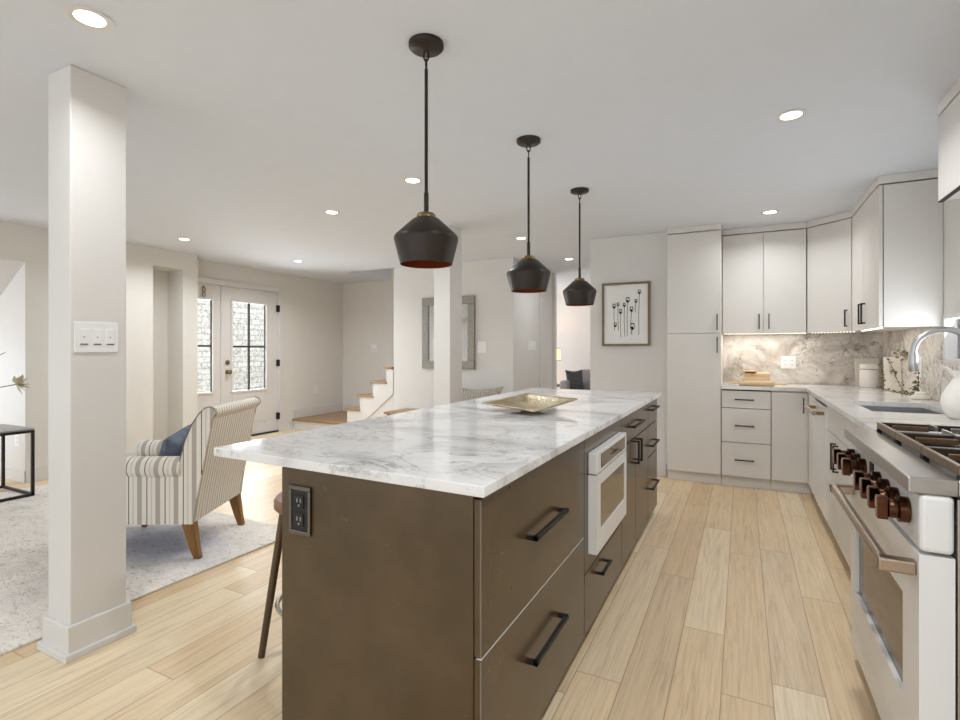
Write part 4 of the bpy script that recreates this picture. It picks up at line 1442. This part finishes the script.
def leaves(mb, pts, r, n, rad):
    for _ in range(n):
        p = Vector(random.choice(pts)) + Vector((random.uniform(-rad, rad), random.uniform(-rad, rad), random.uniform(-rad, rad)))
        a = Vector((random.uniform(-1, 1), random.uniform(-1, 1), random.uniform(-0.6, 1))).normalized()
        b = a.cross(Vector((random.random(), random.random(), random.random()))).normalized()
        s = r * random.uniform(0.7, 1.3)
        p.x = min(p.x, 1.10)
        p.z = max(p.z, 0.938)
        q = [p, p + a * s * .5 + b * s * .42, p + a * s * 1.1 + b * s * .3, p + a * s * 1.4, p + a * s * 1.1 - b * s * .3, p + a * s * .5 - b * s * .42]
        nrm = a.cross(b) * 0.0006
        vs = [v + nrm for v in q] + [v - nrm for v in q]
        fs = [(0, 1, 2, 3, 4, 5), (11, 10, 9, 8, 7, 6)] + [(i, (i + 1) % 6, (i + 1) % 6 + 6, i + 6) for i in range(6)]
        mb.add(vs, fs)


sp = MB()
random.seed(3)
sp.tube([(1.05, 5.108, 1.05), (1.07, 5.112, 1.085)], 0.002, 5)
leaves(sp, [(1.055, 5.105, 1.075), (1.075, 5.105, 1.075)], 0.012, 8, 0.006)
sp.build('sprig', M['leaf'], bd)

gl = thing('garland', 'trailing green eucalyptus vine on the counter by the side wall', 'plant', (1.03, 4.8, 0.916))
random.seed(11)
st_ = MB()
lv = MB()
paths = [
    [(1.07, 4.50, 0.93), (1.085, 4.54, 1.0), (1.09, 4.56, 1.08), (1.085, 4.60, 1.14), (1.08, 4.78, 1.2), (1.075, 4.95, 1.21)],
    [(1.05, 4.52, 0.935), (1.04, 4.72, 0.95), (1.04, 4.86, 1.01), (1.03, 5.02, 1.14), (1.02, 5.06, 1.17)],
    [(1.02, 4.52, 0.935), (0.99, 4.75, 0.935), (0.98, 5.0, 0.935), (0.99, 5.2, 0.935)],
    [(0.985, 5.0, 0.94), (0.99, 5.07, 1.02), (0.985, 5.1, 1.12), (0.99, 5.1, 1.19)],
]
for pt in paths:
    st_.tube(pt, 0.0022, 6)
    dense = []
    for a, b in zip(pt, pt[1:]):
        for k in range(6):
            dense.append(tuple(Vector(a).lerp(Vector(b), k / 6)))
    leaves(lv, dense, 0.012, 44, 0.010)
leaves(lv, [(1.075, 4.78, 1.19), (1.07, 4.88, 1.2)], 0.018, 26, 0.028)
leaves(lv, [(1.07, 4.52, 0.96), (1.075, 4.54, 1.0)], 0.018, 34, 0.024)
st_.build('stem', M['stem'], gl, smooth=True)
lv.build('leaves', M['leaf'], gl)
dsh = thing('trinket_dish', 'small stacked cream dish by the vine', 'dish', (1.03, 4.36, 0.915))
MB().lathe([(0, 0.916), (0.05, 0.916), (0.055, 0.925), (0.05, 0.94), (0.035, 0.945), (0.034, 0.955), (0.025, 0.965), (0, 0.968)], (1.06, 4.38, 0), 28).build('dish', M['cream'], dsh, smooth=True)

# pitcher
pt = thing('pitcher', 'white ceramic pitcher at the right edge beside the sink', 'pitcher', (0.945, 3.24, 0.915))
px_, py_ = 0.945, 3.24
MB().lathe([(0, 0.916), (0.050, 0.916), (0.056, 0.922), (0.079, 0.955), (0.086, 0.99), (0.080, 1.03), (0.060, 1.07), (0.044, 1.10), (0.042, 1.115), (0.052, 1.143), (0.049, 1.144), (0.039, 1.115), (0.041, 1.10), (0.056, 1.07), (0.07, 1.0), (0, 0.93)], (px_, py_, 0), 40).build('jug', M['ceramic'], pt, smooth=True)
MB().prism([(px_ - 0.036, 1.105), (px_ - 0.052, 1.125), (px_ - 0.078, 1.166), (px_ - 0.060, 1.160), (px_ - 0.036, 1.143)], 1, py_ - 0.018, py_ + 0.018).build('spout', M['ceramic'], pt, bevel=0.006, seg=3)
MB().tube([(px_ + 0.04, py_, 1.13), (px_ + 0.09, py_, 1.13), (px_ + 0.11, py_, 1.07), (px_ + 0.10, py_, 1.0), (px_ + 0.075, py_, 0.97)], 0.009, 10).build('handle', M['ceramic'], pt, smooth=True)

# platter on the island
bw = thing('platter', 'hammered gold square platter with upturned corners on the island', 'platter', (-1.03, 2.62, 0.915), -0.33)


def dish(u, v):
    x = (u - 0.5) * 2
    y = (v - 0.5) * 2
    L = 0.185
    pin = 1 - 0.10 * (1 - abs(x * y))
    r2 = x * x + y * y
    a, b = (x + 1) / 2, (y + 1) / 2
    # corner heights: left, front, back, right as seen from the near end of the island
    lift = (1 - a) * (1 - b) * 0.034 + a * (1 - b) * 0.020 + (1 - a) * b * 0.068 + a * b * 0.058
    z = 0.006 + lift * max(abs(x), abs(y)) ** 1.7
    return (x * L * (1 - 0.06 * (1 - y * y)), y * L * (1 - 0.06 * (1 - x * x)), z)


MB().grid(dish, 25, 25).build('dish', M['hammered'], bw, smooth=True, local=True, solid=0.006)
MB().lathe([(0, 0.0005), (0.05, 0.0005), (0.045, 0.006), (0, 0.006)], n=24).build('foot', M['hammered'], bw, smooth=True, local=True)

# ================================================================== STOOL
so = thing('bar_stool', 'wooden seat bar stool tucked under the left side of the island', 'stool', (-1.56, 1.605, 0))
MB().lathe([(0, 0.605), (0.172, 0.605), (0.178, 0.612), (0.178, 0.638), (0.170, 0.650), (0, 0.645)], (-1.563, 1.605, 0), 40).build('seat', M['stoolwood'], so, smooth=True)
for ax_, ay in ((-1, -1), (1, -1), (-1, 1), (1, 1)):
    MB().tube([(-1.563 + ax_ * 0.105, 1.605 + ay * 0.09, 0.606), (-1.563 + ax_ * 0.175, 1.605 + ay * 0.145, 0.002)], [0.017, 0.014], 12).build('leg', M['stoolleg'], so, smooth=True)
MB().tube([(-1.563 + 0.165 * math.cos(a), 1.605 + 0.165 * math.sin(a), 0.215) for a in [k * PI / 18 for k in range(36)]], 0.009, 10, True).build('foot_ring', M['steel'], so, smooth=True)

# ================================================================== LIVING ROOM
rug = MB().box(-5.7, -2.69, -0.6, 2.58, 0.0, 0.011)
tag(rug.build('area_rug', M['rug'], bevel=0.003), 'cream and blue grey distressed rug under the striped armchair', 'rug')

# armchair (local: +y forward, x across)
RZ = math.radians(118.4)
CX, CY = -3.008, 2.219
ac = thing('armchair', 'cream striped armchair with rolled back and brown wooden legs', 'armchair', (CX, CY, 0.011), RZ)
HW = 0.325
MB().box(-HW + 0.012, HW - 0.012, 0.03, 0.69, 0.21, 0.40).build('seat_base', M['stripe_x'], ac, bevel=0.015, seg=3, local=True)
MB().box(-HW + 0.11, HW - 0.11, 0.20, 0.705, 0.402, 0.50).build('seat_cushion', M['stripe_x'], ac, bevel=0.035, seg=4, local=True)
prof = [(0.13, 0.42), (0.10, 0.55), (0.062, 0.70), (0.02, 0.80), (-0.02, 0.86), (-0.055, 0.893), (-0.085, 0.900), (-0.110, 0.888), (-0.120, 0.866), (-0.110, 0.845), (-0.094, 0.825), (-0.070, 0.70), (-0.036, 0.52), (-0.004, 0.35), (0.016, 0.211), (0.12, 0.211)]
MB().prism(prof, 0, -HW + 0.012, HW - 0.012).build('backrest', M['stripe_x'], ac, bevel=0.016, seg=4, local=True)
for s in (-1, 1):
    # outside panel covering base and back in one sweep
    side = prof[1:-1] + [(0.69, 0.211), (0.69, 0.52), (0.12, 0.52)]
    MB().prism(side, 0, s * (HW - 0.012), s * HW).build('side_panel', M['stripe_y'], ac, bevel=0.003, local=True)
    a = MB()
    cx_ = s * (HW - 0.045)
    ring_ = []
    for k in range(24):
        an = 2 * PI * k / 24
        ring_.append((cx_ + 0.066 * math.cos(an), 0.538 + 0.064 * math.sin(an)))
    a.prism(ring_, 1, 0.085, 0.70)
    a.build('arm', M['stripe_y'], ac, bevel=0.012, seg=3, local=True)
    pipe = MB().tube([(s * (HW + 0.001), p[0], p[1]) for p in prof[1:10]], 0.003, 8)
    pipe.build('piping', M['welt'], ac, smooth=True, local=True)
for sx_ in (-1, 1):
    x = sx_ * 0.292
    lg_ = MB()
    def ring(cy, z, hx, hy):
        return [(x - hx, cy - hy, z), (x + hx, cy - hy, z), (x + hx, cy + hy, z), (x - hx, cy + hy, z)]
    r = [ring(0.052, 0.215, 0.030, 0.034), ring(0.035, 0.14, 0.026, 0.029), ring(0.018, 0.06, 0.022, 0.023), ring(0.0, 0.0, 0.018, 0.019)]
    vs = sum(r, [])
    fs = [(0, 1, 2, 3), (15, 14, 13, 12)]
    for j in range(3):
        for k in range(4):
            fs.append((j * 4 + k, j * 4 + (k + 1) % 4, (j + 1) * 4 + (k + 1) % 4, (j + 1) * 4 + k))
    lg_.add(vs, fs)
    lg_.build('leg', M['legwood'], ac, bevel=0.004, local=True)
for sx_ in (-1, 1):
    MB().lathe([(0, 0), (0.018, 0), (0.03, 0.21), (0, 0.212)], (sx_ * 0.27, 0.66, 0), 14).build('leg', M['legwood'], ac, smooth=True, local=True)


def cushion(name, label, m, loc, rot, w_, h_, t_, cat='cushion', pinch=0.16):
    o = thing(name, label, cat, loc)
    mb = MB()
    n = 17
    for sgn in (1, -1):
        def fn(u, v):
            x = (u - .5) * 2
            y = (v - .5) * 2
            e = max(0.0, (1 - x ** 4) * (1 - y ** 4)) ** 0.6
            px_ = 1 - 0.13 * (1 - y * y)
            py_ = 1 - 0.13 * (1 - x * x)
            return (x * w_ / 2 * (1 - 0.16 * (1 - y * y) * abs(x)), sgn * t_ / 2 * e, h_ / 2 + y * h_ / 2 * (1 - pinch * (1 - abs(x) ** 1.6) * abs(y)))
        mb.grid(fn, n, n)
    b = mb.build('cover', m, o, smooth=True, local=True)
    o.rotation_euler = rot
    return o


# blue cushion on the armchair
_d = Vector((-math.sin(RZ), math.cos(RZ), 0))
_x = Vector((math.cos(RZ), math.sin(RZ), 0))
_p = Vector((CX, CY, 0)) + _d * 0.30 + _x * -0.03
cushion('throw_pillow', 'blue velvet cushion on the striped armchair', M['blue'], (_p.x, _p.y, 0.505), (math.radians(20), math.radians(-10), RZ), 0.36, 0.25, 0.11)

# black framed console table on the left
tb = thing('console_table', 'black metal frame side table with grey top at the left edge', 'table', (-5.6, 1.5, 0.011))
ta, tb_, tc_, td = -5.88, -5.33, 0.85, 2.175
fr = MB()
q = 0.022
for x in (ta, tb_ - q):
    for y in (tc_, td - q):
        fr.box(x, x + q, y, y + q, 0.012, 0.545)
fr.build('leg', M['black'], tb, bevel=0.002)
fr = MB()
for z in (0.012, 0.545):
    fr.box(ta, tb_, tc_, tc_ + q, z, z + q)
    fr.box(ta, tb_, td - q, td, z, z + q)
    fr.box(ta, ta + q, tc_ + q, td - q, z, z + q)
    fr.box(tb_ - q, tb_, tc_ + q, td - q, z, z + q)
fr.build('rail', M['black'], tb, bevel=0.002)
B(ta + 0.002, tb_ - 0.002, tc_ + 0.002, td - 0.002, 0.568, 0.582).build('table_top', M['zinc'], tb, bevel=0.002)

# vase with dried branches (mostly outside the picture)
vs_ = thing('vase', 'vase with dried flower branches on the black side table', 'vase', (-5.62, 1.45, 0.583))
MB().lathe([(0, 0.583), (0.05, 0.583), (0.075, 0.66), (0.06, 0.76), (0.03, 0.80), (0.034, 0.82), (0.028, 0.82), (0.025, 0.79), (0, 0.78)], (-5.62, 1.45, 0), 28).build('body', M['ceramic'], vs_, smooth=True)
br = MB()
fx, fy, fz = -5.60, 2.16, 0.945
br.tube([(-5.62, 1.45, 0.80), (-5.62, 1.62, 0.86), (-5.61, 1.90, 0.90), (fx, fy, fz)], 0.004, 6)
br.tube([(-5.62, 1.45, 0.80), (-5.64, 1.70, 0.98), (-5.70, 1.95, 1.12), (-5.74, 2.13, 1.22)], 0.003, 6)
br.build('branch', M['stem'], vs_, smooth=True)
fb = MB()
random.seed(5)
for k in range(16):
    a = Vector((random.uniform(-.7, .7), random.uniform(0.1, 1), random.uniform(-.35, .7))).normalized()
    b = a.cross(Vector((random.random() - .5, random.random() - .5, 1))).normalized()
    p_ = Vector((fx, fy - 0.01, fz))
    s = 0.10
    q4 = [p_, p_ + a * s * .5 + b * s * .2, p_ + a * s, p_ + a * s * .5 - b * s * .2]
    nn = a.cross(b) * 0.001
    fb.add([v + nn for v in q4] + [v - nn for v in q4], [(0, 1, 2, 3), (7, 6, 5, 4), (0, 1, 5, 4), (1, 2, 6, 5), (2, 3, 7, 6), (3, 0, 4, 7)])
fb.build('flower', M['petal'], vs_)

# bench with silver cushion and small side table under the mirror
bn = thing('bench', 'low upholstered bench under the mirror wall', 'bench', (-2.95, 5.62, 0))
B(-3.45, -2.60, 5.36, 5.90, 0.28, 0.44).build('seat', M['beigefab'], bn, bevel=0.03, seg=3)
for x in (-3.38, -2.67):
    for y in (5.42, 5.84):
        MB().lathe([(0, 0.0), (0.015, 0.0), (0.022, 0.282), (0, 0.282)], (x, y, 0), 12).build('leg', M['legwood'], bn)
cushion('throw_pillow', 'silver patterned cushion behind the island, right of the far column', M['patfab'], (-2.955, 5.62, 0.443), (math.radians(-8), 0, 0), 0.80, 0.36, 0.13, pinch=0.30)
et = thing('side_table', 'low brown wooden table against the wall beside the staircase', 'table', (-3.8, 5.5, 0))
B(-4.06, -3.62, 5.28, 5.78, 0.425, 0.45).build('table_top', M['tread'], et, bevel=0.003)
for x in (-4.03, -3.66):
    for y in (5.31, 5.74):
        B(x, x + 0.03, y, y + 0.03, 0, 0.424).build('leg', M['black'], et)

# ================================================================== DEN BEYOND THE HALL
sf = thing('sofa', 'grey sofa in the den seen through the hallway', 'sofa', (-2.6, 9.9, 0))
B(-2.86, -1.6, 9.2, 9.99, 0.1, 0.42).build('seat', M['greyfab'], sf, bevel=0.03, seg=3)
B(-3.03, -2.87, 9.2, 10.2, 0.1, 0.66).build('arm', M['greyfab'], sf, bevel=0.04, seg=3)
B(-2.86, -1.6, 10.0, 10.25, 0.1, 0.84).build('backrest', M['greyfab'], sf, bevel=0.04, seg=3)
for x in (-3.0, -1.7):
    for y in (9.25, 10.12):
        B(x, x + 0.04, y, y + 0.04, 0, 0.1).build('foot', M['black'], sf)
cushion('throw_pillow', 'charcoal cushion with a pointed corner on the grey sofa in the den', M['charcoal'], (-2.80, 9.50, 0.425), (math.radians(-8), 0, 0.95), 0.42, 0.44, 0.13)
stb = thing('side_table', 'white table with a dark tray top beside the grey sofa in the den', 'table', (-3.40, 9.9, 0))
MB().lathe([(0, 0.52), (0.24, 0.52), (0.24, 0.545), (0, 0.545)], (-3.32, 9.75, 0), 30).build('table_top', M['charcoal'], stb, smooth=True)
MB().lathe([(0, 0.0), (0.16, 0.0), (0.16, 0.02), (0.03, 0.04), (0.03, 0.519), (0, 0.519)], (-3.32, 9.75, 0), 20).build('pedestal', M['trim'], stb, smooth=True)
tl = thing('table_lamp', 'lit white table lamp in the den beside the doorway', 'lamp', (-3.32, 9.75, 0.545))
MB().lathe([(0, 0.546), (0.07, 0.546), (0.07, 0.56), (0.05, 0.65), (0.06, 0.75), (0.015, 0.90), (0.012, 1.07), (0, 1.07)], (-3.32, 9.75, 0), 24).build('base', M['ceramic'], tl, smooth=True)
MB().lathe([(0.14, 1.03), (0.12, 1.26), (0.117, 1.26), (0.137, 1.03)], (-3.32, 9.75, 0), 30).build('lamp_shade', M['lampglow'], tl, smooth=True)
rgm = MB().lathe([(0.141, 1.02), (0.141, 1.032), (0.135, 1.032), (0.135, 1.02)], (-3.32, 9.75, 0), 30)
rgm.lathe([(0.121, 1.258), (0.121, 1.27), (0.115, 1.27), (0.115, 1.258)], (-3.32, 9.75, 0), 30)
rgm.build('shade_trim', M['brass'], tl, smooth=True)
pl = bpy.data.lights.new('lamp_bulb', 'POINT')
pl.energy = 7
pl.color = (1.0, 0.8, 0.55)
pl.shadow_soft_size = 0.03
po = bpy.data.objects.new('lamp_bulb', pl)
po.location = (-3.32, 9.75, 1.17)
COL.objects.link(po)
area_light('den_fill', (-4.9, 8.9, 1.4), (PI / 2, 0, -PI / 2), 1.4, 1.2, 36, (0.93, 0.965, 1.0))  # added fill that brightens the den, no window behind it

# tidy helper properties
for ob in bpy.data.objects:
    if '_w' in ob.keys():
        del ob['_w']
    for k in ('label', 'category'):
        if k in ob.keys() and ob[k] is None:
            del ob[k]
